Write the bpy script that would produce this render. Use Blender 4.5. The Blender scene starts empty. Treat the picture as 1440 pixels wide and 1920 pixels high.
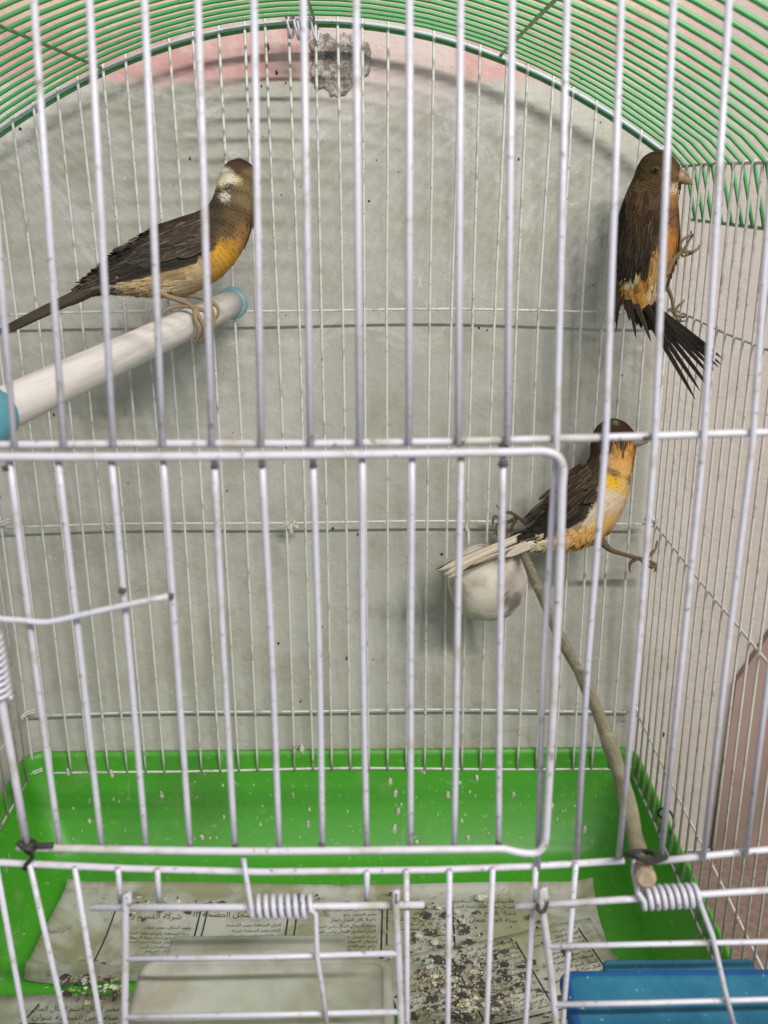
import bpy, math, random
import numpy as np
from mathutils import Vector, Matrix

SC = bpy.context.scene
COL = SC.collection
S = 0.01            # all lengths below are centimetres
ZO = 42.6           # height of the camera level above the table top, cm
rnd = random.Random(7)

# ------------------------------------------------------------------ camera
FPX, PITCH, YAW, ROLL = 1851.3, 0.3227, -0.0067, 0.0038
CX, CD = 1.7446, 23.3747          # camera x, distance in front of the cage front
cam_d = bpy.data.cameras.new('camera'); cam = bpy.data.objects.new('camera', cam_d); COL.objects.link(cam)
SC.camera = cam
cam_d.sensor_fit = 'HORIZONTAL'; cam_d.sensor_width = 36.0; cam_d.lens = 36.0 * FPX / 1440.0
cam_d.clip_start = 0.01; cam_d.clip_end = 50
_cp, _sp, _cy, _sy = math.cos(PITCH), math.sin(PITCH), math.cos(YAW), math.sin(YAW)
_right = Vector((_cy, _sy, 0)); _fwd = Vector((-_sy * _cp, _cy * _cp, -_sp)); _up = Vector((-_sy * _sp, _cy * _sp, _cp))
_cr, _sr = math.cos(ROLL), math.sin(ROLL)
_r2 = _right * _cr - _up * _sr; _u2 = _up * _cr + _right * _sr
cam.matrix_world = Matrix(((_r2.x, _u2.x, -_fwd.x, CX * S), (_r2.y, _u2.y, -_fwd.y, -CD * S), (_r2.z, _u2.z, -_fwd.z, ZO * S), (0, 0, 0, 1)))
cam_d.dof.use_dof = True; cam_d.dof.focus_distance = 0.47; cam_d.dof.aperture_fstop = 25

# ------------------------------------------------------------------ light: one indoor lamp, soft room light
w = bpy.data.worlds.new('World'); SC.world = w; w.use_nodes = True
w.node_tree.nodes['Background'].inputs[0].default_value = (0.93, 0.96, 1.0, 1); w.node_tree.nodes['Background'].inputs[1].default_value = 0.43
LD = Vector((-0.55, 1.0, -0.85)).normalized()        # direction the lamp shines
ld = bpy.data.lights.new('room_lamp', 'AREA'); ld.shape = 'RECTANGLE'; ld.size = 1.2; ld.size_y = 0.03; ld.energy = 43; ld.color = (1.0, 0.96, 0.90)
lamp = bpy.data.objects.new('room_lamp', ld); COL.objects.link(lamp)
lamp.location = Vector((0, 0.30, (ZO - 14) * S)) - LD * 1.9
_lz = -Vector((0, LD.y, LD.z)).normalized(); _ly = _lz.cross(Vector((1, 0, 0)))     # a tube parallel to the wall
lamp.rotation_euler = Matrix(((1, _ly.x, _lz.x), (0, _ly.y, _lz.y), (0, _ly.z, _lz.z))).to_euler()
SC.view_settings.view_transform = 'Standard'; SC.view_settings.look = 'None'; SC.view_settings.gamma = 1; SC.view_settings.exposure = 0.15
SC.view_settings.use_curve_mapping = False

# ------------------------------------------------------------------ survey helpers (cm, z relative to camera level)
def ray(u, v):
    a, b = u - 720, v - 960
    c, s = math.cos(-ROLL), math.sin(-ROLL); a, b = c * a - s * b, s * a + c * b
    x, up, dep = a / FPX, -b / FPX, 1.0
    y = _cp * dep + _sp * up; z = -_sp * dep + _cp * up
    return (_cy * x - _sy * y, _sy * x + _cy * y, z)
def aty(u, v, y): r = ray(u, v); k = (y + CD) / r[1]; return (CX + r[0] * k, y, r[2] * k)
def atz(u, v, z): r = ray(u, v); k = z / r[2]; return (CX + r[0] * k, -CD + r[1] * k, z)
def atd(u, v, Z): r = ray(u, v); return (CX + r[0] * Z, -CD + r[1] * Z, r[2] * Z)
def W(p): return (p[0] * S, p[1] * S, (p[2] + ZO) * S)

# ------------------------------------------------------------------ materials
def new_mat(name):
    m = bpy.data.materials.new(name); m.use_nodes = True
    nt = m.node_tree; return m, nt, nt.nodes['Principled BSDF']
def N(nt, t, **kw):
    n = nt.nodes.new(t)
    for k, v in kw.items():
        if k in n.inputs: n.inputs[k].default_value = v
        else: setattr(n, k, v)
    return n
def noise(nt, co, scale, detail=4, rough=0.55, dist=0.0):
    n = N(nt, 'ShaderNodeTexNoise', Scale=scale, Detail=detail, Roughness=rough, Distortion=dist)
    nt.links.new(co, n.inputs['Vector']); return n.outputs['Fac']
def ramp(nt, f, lo, hi):
    n = N(nt, 'ShaderNodeMapRange'); n.inputs[1].default_value = lo; n.inputs[2].default_value = hi; n.clamp = True
    n.interpolation_type = 'SMOOTHSTEP'
    nt.links.new(f, n.inputs[0]); return n.outputs[0]
def mixc(nt, f, a, b):
    n = N(nt, 'ShaderNodeMix', data_type='RGBA')
    for sock, val in ((n.inputs[0], f), (n.inputs[6], a), (n.inputs[7], b)):
        if hasattr(val, 'is_linked'): nt.links.new(val, sock)
        elif isinstance(val, (int, float)): sock.default_value = val
        else: sock.default_value = (*val, 1)
    return n.outputs[2]
def mth(nt, op, a, b=None, c=None):
    n = N(nt, 'ShaderNodeMath', operation=op)
    for i, v in enumerate((a, b, c)):
        if v is None: continue
        if hasattr(v, 'is_linked'): nt.links.new(v, n.inputs[i])
        else: n.inputs[i].default_value = v
    return n.outputs[0]
def pos(nt): return nt.nodes.new('ShaderNodeNewGeometry').outputs['Position']
def bump(nt, b, h, strength, dist=0.001):
    n = N(nt, 'ShaderNodeBump', Strength=strength, Distance=dist); nt.links.new(h, n.inputs['Height']); nt.links.new(n.outputs[0], b.inputs['Normal'])

def painted_wire(name, base, dirt, amount, rough=0.38, scale=120):
    m, nt, b = new_mat(name); co = pos(nt)
    n1 = noise(nt, co, scale, 5, 0.65); n2 = noise(nt, co, scale * 5, 3)
    f = ramp(nt, n1, 0.62 - amount, 0.78 - amount * 0.5)
    c = mixc(nt, f, base, dirt)
    c = mixc(nt, mth(nt, 'MULTIPLY', ramp(nt, n2, 0.63, 0.70), 0.7), c, (0.14, 0.11, 0.075))
    nt.links.new(c, b.inputs['Base Color'])
    r = mth(nt, 'MULTIPLY_ADD', f, 0.35, rough); nt.links.new(r, b.inputs['Roughness'])
    bump(nt, b, n2, 0.35, 0.0004); return m
M = {}
M['wire'] = painted_wire('white_wire_paint', (0.475, 0.47, 0.535), (0.34, 0.32, 0.29), 0.11)
M['rod'] = painted_wire('white_rod_paint', (0.49, 0.485, 0.54), (0.35, 0.32, 0.27), 0.15, scale=70)
M['backwire'] = painted_wire('aged_wire_paint', (0.60, 0.60, 0.57), (0.34, 0.32, 0.25), 0.12)
M['sidewire'] = painted_wire('cream_wire_paint', (0.50, 0.47, 0.45), (0.30, 0.26, 0.22), 0.12)
M['bluewire'] = painted_wire('pale_teal_paint', (0.42, 0.55, 0.55), (0.30, 0.36, 0.32), 0.08)
M['green'] = painted_wire('green_wire_paint', (0.065, 0.30, 0.095), (0.15, 0.30, 0.14), 0.10, scale=60)
def simple(name, col, rough=0.6, var=0.25, scale=200, bs=0.3, **kw):
    m, nt, b = new_mat(name); co = pos(nt); n = noise(nt, co, scale, 5)
    c = mixc(nt, ramp(nt, n, 0.3, 0.7), tuple(x * (1 - var) for x in col), tuple(min(1, x * (1 + var * 0.5)) for x in col))
    nt.links.new(c, b.inputs['Base Color']); b.inputs['Roughness'].default_value = rough
    for k, v in kw.items(): b.inputs[k].default_value = v
    if bs: bump(nt, b, n, bs, 0.0006)
    return m
M['black'] = simple('black_tie_wire', (0.02, 0.018, 0.016), 0.6)
M['grime'] = simple('weld_grime', (0.065, 0.058, 0.052), 0.9)
M['teal'] = simple('turquoise_plastic', (0.085, 0.32, 0.40), 0.35, 0.15, 60, 0.05)
M['palecap'] = simple('faded_turquoise_plastic', (0.22, 0.40, 0.44), 0.5, 0.2, 90, 0.1)
M['beak'] = simple('horn_beak', (0.30, 0.20, 0.13), 0.45, 0.2, 300, 0.1)
M['beakgrey'] = simple('grey_horn_beak', (0.20, 0.17, 0.13), 0.45, 0.2, 300, 0.1)
M['eye'] = simple('dark_eye', (0.008, 0.006, 0.005), 0.08, 0, 10, 0)
M['eyering'] = simple('eyelid_skin', (0.11, 0.08, 0.05), 0.7)
M['ink'] = simple('newsprint_ink', (0.035, 0.035, 0.035), 0.9, 0.4, 400, 0)
M['husk'] = simple('seed_husk', (0.42, 0.34, 0.24), 0.8, 0.6, 900, 0.2)
M['dropping'] = simple('dried_dropping', (0.55, 0.56, 0.44), 0.9, 0.4, 600, 0.4)
M['speck_and_hole_shade'] = simple('fly_speck_and_hole_shade', (0.03, 0.025, 0.02), 0.9)
# feathers: colour from the plumage attribute
m, nt, b = new_mat('feather'); at_ = N(nt, 'ShaderNodeVertexColor', layer_name='plumage'); co = pos(nt)
hv = noise(nt, co, 1500, 2); hs = N(nt, 'ShaderNodeHueSaturation'); nt.links.new(at_.outputs[0], hs.inputs['Color'])
nt.links.new(mth(nt, 'MULTIPLY_ADD', hv, 0.8, 0.6), hs.inputs['Value']); nt.links.new(hs.outputs[0], b.inputs['Base Color'])
b.inputs['Roughness'].default_value = 0.85; b.inputs['Specular IOR Level'].default_value = 0.12; M['feather'] = m
# white dowel with wood grain and wear
m, nt, b = new_mat('whitewashed_dowel'); tc = N(nt, 'ShaderNodeTexCoord'); mp = N(nt, 'ShaderNodeMapping'); mp.inputs['Scale'].default_value = (260, 260, 14)
nt.links.new(tc.outputs['Object'], mp.inputs[0]); g1 = noise(nt, mp.outputs[0], 1.0, 6, 0.7); g2 = noise(nt, pos(nt), 90, 5)
c = mixc(nt, ramp(nt, g1, 0.35, 0.72), (0.64, 0.61, 0.59), (0.47, 0.43, 0.39)); c = mixc(nt, mth(nt, 'MULTIPLY', ramp(nt, g2, 0.55, 0.7), 0.55), c, (0.64, 0.62, 0.61))
nt.links.new(c, b.inputs['Base Color']); b.inputs['Roughness'].default_value = 0.62; bump(nt, b, g1, 0.45, 0.0006); M['dowel'] = m
# branch bark
m, nt, b = new_mat('peeled_branch'); tc = N(nt, 'ShaderNodeTexCoord'); mp = N(nt, 'ShaderNodeMapping'); mp.inputs['Scale'].default_value = (420, 60, 420)
nt.links.new(tc.outputs['Object'], mp.inputs[0]); g1 = noise(nt, mp.outputs[0], 1.0, 5, 0.7); g2 = noise(nt, pos(nt), 120, 4)
c = mixc(nt, ramp(nt, g1, 0.35, 0.7), (0.235, 0.22, 0.145), (0.12, 0.105, 0.06)); c = mixc(nt, mth(nt, 'MULTIPLY', ramp(nt, g2, 0.55, 0.7), 0.6), c, (0.38, 0.35, 0.25))
nt.links.new(c, b.inputs['Base Color']); b.inputs['Roughness'].default_value = 0.8; bump(nt, b, g1, 0.6, 0.001); M['branch'] = m
M['cutwood'] = simple('cut_wood', (0.30, 0.23, 0.16), 0.85, 0.3, 500, 0.4)
# green plastic tray with scuffs and dried dirt
m, nt, b = new_mat('green_tray_plastic'); co = pos(nt); n1 = noise(nt, co, 30, 6, 0.65); n2 = noise(nt, co, 260, 5, 0.7); n3 = noise(nt, co, 9, 3)
c = mixc(nt, n3, (0.042, 0.26, 0.010), (0.060, 0.32, 0.018)); c = mixc(nt, mth(nt, 'MULTIPLY', ramp(nt, n1, 0.56, 0.70), 0.4), c, (0.20, 0.33, 0.11))
mpt = N(nt, 'ShaderNodeMapping'); mpt.inputs['Scale'].default_value = (170, 60, 14); nt.links.new(co, mpt.inputs[0]); n4 = noise(nt, mpt.outputs[0], 1.0, 6, 0.7)
c = mixc(nt, mth(nt, 'MULTIPLY', ramp(nt, n4, 0.60, 0.72), 0.55), c, (0.30, 0.40, 0.20))
c = mixc(nt, mth(nt, 'MULTIPLY', ramp(nt, n3, 0.5, 0.75), 0.5), c, (0.030, 0.13, 0.012))
c = mixc(nt, mth(nt, 'MULTIPLY', ramp(nt, n2, 0.60, 0.70), 0.6), c, (0.34, 0.44, 0.24))
nt.links.new(c, b.inputs['Base Color']); b.inputs['Roughness'].default_value = 0.45; bump(nt, b, n2, 0.25, 0.0005); M['tray'] = m
# feeders
def plastic(name, c1, c2, trans, rough):
    m, nt, b = new_mat(name); co = pos(nt); n1 = noise(nt, co, 45, 5, 0.65); n2 = noise(nt, co, 500, 3)
    c = mixc(nt, ramp(nt, n1, 0.35, 0.68), c1, c2); c = mixc(nt, mth(nt, 'MULTIPLY', ramp(nt, n2, 0.66, 0.73), 0.5), c, (0.5, 0.5, 0.44))
    nt.links.new(c, b.inputs['Base Color']); b.inputs['Roughness'].default_value = rough; b.inputs['Transmission Weight'].default_value = trans; b.inputs['IOR'].default_value = 1.3
    bump(nt, b, n1, 0.2, 0.002); return m
M['clearbox'] = plastic('frosted_grey_plastic', (0.60, 0.60, 0.55), (0.42, 0.40, 0.32), 0.5, 0.3)
M['bluebox'] = plastic('blue_plastic', (0.014, 0.11, 0.20), (0.03, 0.165, 0.25), 0.08, 0.5)
M['bluerim'] = plastic('deep_blue_plastic', (0.008, 0.06, 0.19), (0.012, 0.08, 0.22), 0.0, 0.4)
# cup
m, nt, b = new_mat('soiled_white_cup'); co = pos(nt); n1 = noise(nt, co, 60, 5, 0.6); n2 = noise(nt, co, 130, 4, 0.7)
c = mixc(nt, ramp(nt, n1, 0.4, 0.7), (0.60, 0.55, 0.47), (0.42, 0.36, 0.28)); c = mixc(nt, mth(nt, 'MULTIPLY', ramp(nt, n2, 0.57, 0.66), 0.7), c, (0.16, 0.13, 0.10))
for (u_, v_, y_, R0, R1, cc0) in ((960, 1130, 27.6, .45, 1.0, (0.10, 0.085, 0.075)), (895, 1115, 27.0, .2, .6, (0.66, 0.62, 0.56)), (850, 1110, 27.8, .5, 1.2, (0.30, 0.24, 0.17))):
    vd = N(nt, 'ShaderNodeVectorMath', operation='DISTANCE'); nt.links.new(co, vd.inputs[0]); vd.inputs[1].default_value = W(aty(u_, v_, y_))
    dd = mth(nt, 'MULTIPLY_ADD', vd.outputs['Value'], 100.0, mth(nt, 'MULTIPLY_ADD', n2, -1.6, 0.8)); c = mixc(nt, mth(nt, 'MULTIPLY', ramp(nt, dd, R1, R0), 0.75), c, cc0)
nt.links.new(c, b.inputs['Base Color']); b.inputs['Roughness'].default_value = 0.6; bump(nt, b, n2, 0.3, 0.001); M['cup'] = m
# paper
m, nt, b = new_mat('stained_newsprint'); co = pos(nt); n1 = noise(nt, co, 22, 5, 0.6, 0.4); n2 = noise(nt, co, 70, 5, 0.65); n3 = noise(nt, co, 700, 3)
c = mixc(nt, ramp(nt, n1, 0.42, 0.60), (0.44, 0.44, 0.39), (0.25, 0.25, 0.14)); c = mixc(nt, mth(nt, 'MULTIPLY', ramp(nt, n2, 0.55, 0.70), 0.8), c, (0.17, 0.14, 0.07))
c = mixc(nt, mth(nt, 'MULTIPLY', n3, 0.25), c, (0.3, 0.3, 0.28)); nt.links.new(c, b.inputs['Base Color']); b.inputs['Roughness'].default_value = 0.9; bump(nt, b, n2, 0.3, 0.002); M['paper'] = m
M['board'] = simple('brown_wood_board', (0.235, 0.165, 0.135), 0.7, 0.35, 12, 0.1)
m, nt, b = new_mat('crumbling_plaster'); co = pos(nt); n1 = noise(nt, co, 190, 5, 0.7); n2 = noise(nt, co, 70, 4, 0.6)
c = mixc(nt, ramp(nt, n1, 0.42, 0.58), (0.20, 0.17, 0.145), (0.50, 0.45, 0.41)); c = mixc(nt, ramp(nt, n2, 0.56, 0.66), c, (0.22, 0.19, 0.17))
nt.links.new(c, b.inputs['Base Color']); b.inputs['Roughness'].default_value = 0.95; bump(nt, b, n1, 1.0, 0.003); M['plaster'] = m
M['tabletop'] = simple('table_top_laminate', (0.20, 0.14, 0.11), 0.6)
# wall: grey-green paint, pink older coat towards the top, peach above
m, nt, b = new_mat('old_wall_paint'); co = pos(nt); sx = N(nt, 'ShaderNodeSeparateXYZ'); nt.links.new(co, sx.inputs[0])
zc = mth(nt, 'MULTIPLY_ADD', sx.outputs[2], 100.0, -ZO); xc = mth(nt, 'MULTIPLY', sx.outputs[0], 100.0)
na = noise(nt, co, 9, 5, 0.6); nb_ = noise(nt, co, 38, 6, 0.65); nc = noise(nt, co, 160, 5, 0.7)
mpw = N(nt, 'ShaderNodeMapping'); mpw.inputs['Scale'].default_value = (60, 60, 11); nt.links.new(co, mpw.inputs[0]); nbr = noise(nt, mpw.outputs[0], 1.0, 5, 0.65)
grey = mixc(nt, ramp(nt, na, 0.38, 0.62), (0.415, 0.41, 0.355), (0.465, 0.46, 0.415))
grey = mixc(nt, mth(nt, 'MULTIPLY', ramp(nt, nb_, 0.45, 0.70), 0.6), grey, (0.31, 0.295, 0.225))
grey = mixc(nt, mth(nt, 'MULTIPLY', ramp(nt, nbr, 0.5, 0.75), 0.55), grey, (0.50, 0.49, 0.43))
grey = mixc(nt, mth(nt, 'MULTIPLY', ramp(nt, nc, 0.64, 0.72), 0.6), grey, (0.62, 0.60, 0.56))
nsm = noise(nt, co, 14, 7, 0.72, 1.2)
grey = mixc(nt, mth(nt, 'MULTIPLY', mth(nt, 'MULTIPLY', ramp(nt, nsm, 0.53, 0.60), ramp(nt, zc, -20.0, -2.0)), 0.6), grey, (0.58, 0.57, 0.55))
nfl = noise(nt, co, 55, 6, 0.75, 0.6)
grey = mixc(nt, mth(nt, 'MULTIPLY', ramp(nt, nfl, 0.66, 0.69), 0.7), grey, (0.66, 0.63, 0.60))
grey = mixc(nt, mth(nt, 'MULTIPLY', ramp(nt, nfl, 0.34, 0.29), 0.35), grey, (0.20, 0.185, 0.12))
pinkish = mixc(nt, ramp(nt, nb_, 0.4, 0.65), (0.54, 0.30, 0.29), (0.58, 0.44, 0.41))
edge = mth(nt, 'MULTIPLY_ADD', mth(nt, 'SUBTRACT', nb_, 0.5), 2.6, 0)
zn = mth(nt, 'ADD', zc, edge)
c = mixc(nt, ramp(nt, zn, 4.6, 5.4), grey, pinkish)
# pale patch right of the arch's middle
px = mth(nt, 'MULTIPLY', ramp(nt, mth(nt, 'ADD', xc, mth(nt, 'MULTIPLY', edge, 1.5)), -2.2, -0.8), ramp(nt, zn, 3.2, 4.6)); px2 = mth(nt, 'SUBTRACT', 1.0, ramp(nt, xc, 5.5, 7.0))
c = mixc(nt, mth(nt, 'MULTIPLY', mth(nt, 'MULTIPLY', px, px2), 0.8), c, (0.56, 0.49, 0.46))
c = mixc(nt, ramp(nt, zn, 7.4, 9.0), c, (0.56, 0.44, 0.34))
# warm bare plaster beyond the cage's right side
c = mixc(nt, mth(nt, 'MULTIPLY', ramp(nt, mth(nt, 'ADD', xc, edge), 14.0, 22.0), 0.75), c, (0.375, 0.325, 0.295))
nt.links.new(c, b.inputs['Base Color']); b.inputs['Roughness'].default_value = 0.85
hh = mth(nt, 'ADD', mth(nt, 'MULTIPLY', nb_, 1.0), mth(nt, 'MULTIPLY', nc, 0.35)); bump(nt, b, hh, 0.6, 0.003); M['wall'] = m

# ------------------------------------------------------------------ mesh helpers
class MB:
    def __init__(s): s.v = []; s.f = []; s.c = []
    def add(s, v, f, c=None):
        o = len(s.v); s.v += list(v); s.f += [tuple(i + o for i in q) for q in f]
        s.c += list(c) if c is not None else [(1, 1, 1)] * len(v)
    def tube(s, pts, rad, n=8, col=None, caps=True):
        pts = [Vector(p) for p in pts]; m = len(pts)
        rs = rad if isinstance(rad, (list, tuple)) else [rad] * m
        tan = []
        for i in range(m):
            a = pts[max(i - 1, 0)]; b_ = pts[min(i + 1, m - 1)]; t = (b_ - a); tan.append(t.normalized() if t.length > 1e-9 else Vector((0, 0, 1)))
        ref = Vector((0, 0, 1)) if abs(tan[0].z) < 0.9 else Vector((1, 0, 0))
        nrm = (ref - tan[0] * ref.dot(tan[0])).normalized(); V = []; F = []
        for i in range(m):
            nrm = (nrm - tan[i] * nrm.dot(tan[i])); nrm = nrm.normalized() if nrm.length > 1e-6 else tan[i].orthogonal().normalized()
            bn = tan[i].cross(nrm)
            for k in range(n):
                a = 2 * math.pi * k / n; V.append(tuple(pts[i] + (nrm * math.cos(a) + bn * math.sin(a)) * rs[i]))
        for i in range(m - 1):
            for k in range(n):
                a = i * n + k; b_ = i * n + (k + 1) % n; F.append((a, b_, b_ + n, a + n))
        if caps:
            F.append(tuple(range(n - 1, -1, -1))); F.append(tuple(range((m - 1) * n, m * n)))
        s.add(V, F, [col] * len(V) if col is not None else None)
    def ball(s, c, r, n=10, m=7, sc=(1, 1, 1), col=None, wob=0.0):
        V = [(c[0], c[1], c[2] + r * sc[2])]; F = []
        for i in range(1, m):
            a = math.pi * i / m
            for k in range(n):
                b_ = 2 * math.pi * k / n; q = r * (1 + wob * (rnd.random() - .5))
                V.append((c[0] + q * sc[0] * math.sin(a) * math.cos(b_), c[1] + q * sc[1] * math.sin(a) * math.sin(b_), c[2] + q * sc[2] * math.cos(a)))
        V.append((c[0], c[1], c[2] - r * sc[2])); e = len(V) - 1
        for k in range(n): F.append((0, 1 + k, 1 + (k + 1) % n)); F.append((e, e - n + (k + 1) % n, e - n + k))
        for i in range(m - 2):
            for k in range(n): a = 1 + i * n + k; b_ = 1 + i * n + (k + 1) % n; F.append((a, a + n, b_ + n, b_))
        s.add(V, F, [col] * len(V) if col is not None else None)
    def rings(s, rs, closed_top=False, closed_bot=False):
        n = len(rs[0]); V = [p for r in rs for p in r]; F = []
        for i in range(len(rs) - 1):
            for k in range(n): a = i * n + k; b_ = i * n + (k + 1) % n; F.append((a, b_, b_ + n, a + n))
        if closed_bot: F.append(tuple(range(n - 1, -1, -1)))
        if closed_top: F.append(tuple(range((len(rs) - 1) * n, len(rs) * n)))
        s.add(V, F)
    def build(s, name, mat, parent=None, smooth=True, attr=False):
        org = Vector((0, 0, 0))
        me = bpy.data.meshes.new(name)
        P = np.array(s.v, dtype=float); P[:, 2] += ZO; P *= S
        if parent is None:
            lo = P.min(0); hi = P.max(0); o = np.array([(lo[0] + hi[0]) / 2, (lo[1] + hi[1]) / 2, lo[2]])
        else:
            q = parent; o = np.zeros(3); pw = np.array(world_loc(q)); o = pw
        P = P - o
        me.from_pydata(P.tolist(), [], s.f); me.update()
        if smooth: me.polygons.foreach_set('use_smooth', [True] * len(me.polygons))
        if attr:
            ca = me.color_attributes.new('plumage', 'FLOAT_COLOR', 'POINT')
            ca.data.foreach_set('color', [x for c in s.c for x in (*c, 1.0)])
        me.materials.append(M[mat] if isinstance(mat, str) else mat)
        ob = bpy.data.objects.new(name, me); COL.objects.link(ob)
        if parent is None: ob.location = o.tolist()
        else: ob.parent = parent
        return ob
def world_loc(ob):
    l = Vector(ob.location)
    while ob.parent: ob = ob.parent; l = l + ob.location
    return l
def tag(o, label=None, cat=None, group=None, kind=None):
    for k, v in (('label', label), ('category', cat), ('group', group), ('kind', kind)):
        if v: o[k] = v
    return o
def empty(name, loc):
    o = bpy.data.objects.new(name, None); COL.objects.link(o); o.location = W(loc); o.empty_display_size = 0.02; return o
def empty_child(name, parent):
    o = bpy.data.objects.new(name, None); COL.objects.link(o); o.parent = parent; o.empty_display_size = 0.02; return o
def cr(pts, n=6):      # Catmull-Rom through points (any dimension)
    P = [np.array(p, float) for p in pts]; P = [2 * P[0] - P[1]] + P + [2 * P[-1] - P[-2]]; out = []
    for i in range(1, len(P) - 2):
        for k in range(n):
            t = k / n; a, b_, c, d = P[i - 1:i + 3]
            out.append(0.5 * (2 * b_ + (c - a) * t + (2 * a - 5 * b_ + 4 * c - d) * t * t + (3 * b_ - a - 3 * c + d) * t ** 3))
    out.append(P[-2]); return out
def wire(name, pts, r, mat, parent, n=8):
    mb = MB(); mb.tube(pts, r, n); return mb.build(name, mat, parent)

# ------------------------------------------------------------------ the setting
D, XL, XR, PW = 31.85, -20.516, 17.884, 1.2
XC = (XL + XR) / 2
def wall_y(z): return D + 1.55 + (z + 7) * 0.034
mb = MB(); nx, nz = 90, 70
for j in range(nz + 1):
    for i in range(nx + 1):
        x = -75 + 165 * i / nx; z = -ZO + (110) * j / nz
        mb.v.append((x, wall_y(z) + 0.10 * math.sin(x * 0.21 + 1) * math.sin(z * 0.17), z)); mb.c.append((1, 1, 1))
for j in range(nz):
    for i in range(nx): a = j * (nx + 1) + i; mb.f.append((a, a + 1, a + nx + 2, a + nx + 1))
wall = tag(mb.build('wall', 'wall'), kind='structure')
# crumbled plaster hole
pl = MB(); r2 = random.Random(3); c0 = aty(640, 118, 33.9)
nr, na_ = 20, 56; outl = [1 + 0.12 * math.sin(3 * a * 2 * math.pi / na_ + 1) + 0.10 * math.sin(5 * a * 2 * math.pi / na_ + 2) + 0.22 * r2.random() for a in range(na_)]
V = []; F = []
for i in range(nr + 1):
    for k in range(na_):
        a = 2 * math.pi * k / na_; q = i / nr * outl[k]; x = c0[0] + 1.4 * q * math.cos(a); z = c0[2] + 1.35 * q * math.sin(a)
        V.append((x, wall_y(z) - 0.02 - (0.0 if i == nr else 0.01 + 0.07 * r2.random() + .05 * (i % 3 == 0) * r2.random()), z))
for i in range(nr):
    for k in range(na_): F.append((i * na_ + k, i * na_ + (k + 1) % na_, (i + 1) * na_ + (k + 1) % na_, (i + 1) * na_ + k))
pl.add(V, F); pl.build('exposed_plaster', 'plaster', wall)
for (u, v, r) in ((692, 98, 0.36), (507, 87, 0.17)):
    k = MB(); p = aty(u, v, 33.85); k.ball((p[0], wall_y(p[2]) - 0.02, p[2]), r, 14, 8, (.8, 0.2, 1.4), wob=0.25)
    k.build('plaster_chip_and_hole', 'speck_and_hole_shade' if r < .3 else 'plaster', wall)  # small dark blob stands for a nail hole, its inner shade put in colour
sp = MB(); r2 = random.Random(11)
for i in range(85):
    u, v = r2.uniform(-60, 1260), r2.uniform(120, 1400); p = aty(u, v, D + 1.3); r = r2.choice((0.03, 0.04, 0.05, 0.06, 0.10)) * r2.uniform(.7, 1.1)
    sp.ball((p[0], wall_y(p[2]) - 0.03, p[2]), r, 7, 5, (1, 0.35, r2.uniform(.8, 2)), wob=.6)
tag(sp.build('fly_specks', 'speck_and_hole_shade', wall), kind='stuff')
tb = MB(); tb.rings([[(-60, -20, -42.6 - 3), (70, -20, -42.6 - 3), (70, D + .2, -42.6 - 3), (-60, D + .2, -42.6 - 3)], [(-60, -20, -42.6), (70, -20, -42.6), (70, D + .2, -42.6), (-60, D + .2, -42.6)]], True, True)
tag(tb.build('table_top', 'tabletop', smooth=False), kind='structure')

# leaning brown board at the right, behind the cage's side
bd = MB(); P2 = [(23.9, -42.55), (60, -42.55), (60, -17), (28.6, -22.0), (24.3, -30.0)]
bd.rings([[(x, wall_y(z) - .12, z) for x, z in P2], [(x, wall_y(z) - .55, z) for x, z in P2]], True, True)
tag(bd.build('wooden_board', 'board', smooth=False), 'brown wooden board with slanted top standing against the wall beside the cage', 'board')

# ------------------------------------------------------------------ the cage
cage = empty('bird_cage', (XC, D / 2, -42.6))
tag(cage, 'white wire bird cage with green arched roof and green base tray', 'bird cage')
RW, RR, RB, RS, RG = 0.086, 0.10, 0.078, 0.072, 0.092
ZB, Z3, Z2, Z1 = -36.0, -31.73, -19.1, -6.7
ZE = 0.75
def arch(x): d = abs(x - XC); return 7.73 - d * d / 53.2
def fy(z): return 0.0 if z < -6 else 0.125 * (z + 6)

# base tray
def rrect(x0, x1, y0, y1, z, r, n=6):
    out = []
    for cx_, cy_, a0 in ((x1 - r, y1 - r, 0), (x0 + r, y1 - r, 90), (x0 + r, y0 + r, 180), (x1 - r, y0 + r, 270)):
        for k in range(n + 1):
            a = math.radians(a0 + 90 * k / n); out.append((cx_ + r * math.cos(a), cy_ + r * math.sin(a), z))
    return out
tr = MB()
tr.rings([rrect(XL + .9, XR - .9, .9, D - .9, -42.58, 1.6), rrect(XL - .35, XR + .35, -.35, D + .36, -35.5, 1.2), rrect(XL - .45, XR + .45, -.45, D + .45, -35.0, 1.2),
          rrect(XL - .45, XR + .45, -.45, D + .45, -34.75, 1.2), rrect(XL - .32, XR + .32, -.32, D + .32, -34.75, 1.1), rrect(XL - .25, XR + .25, -.25, D + .25, -35.2, 1.1),
          rrect(XL + .9, XR - .9, .9, D - .95, -41.2, 1.5), rrect(XL + 2.0, XR - 2.0, 2.0, D - 2.0, -41.8, 1.6)], True, True)
tray = tr.build('base_tray', 'tray', cage); tray['label'] = 'bright green plastic base tray with dried splashes'
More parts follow.
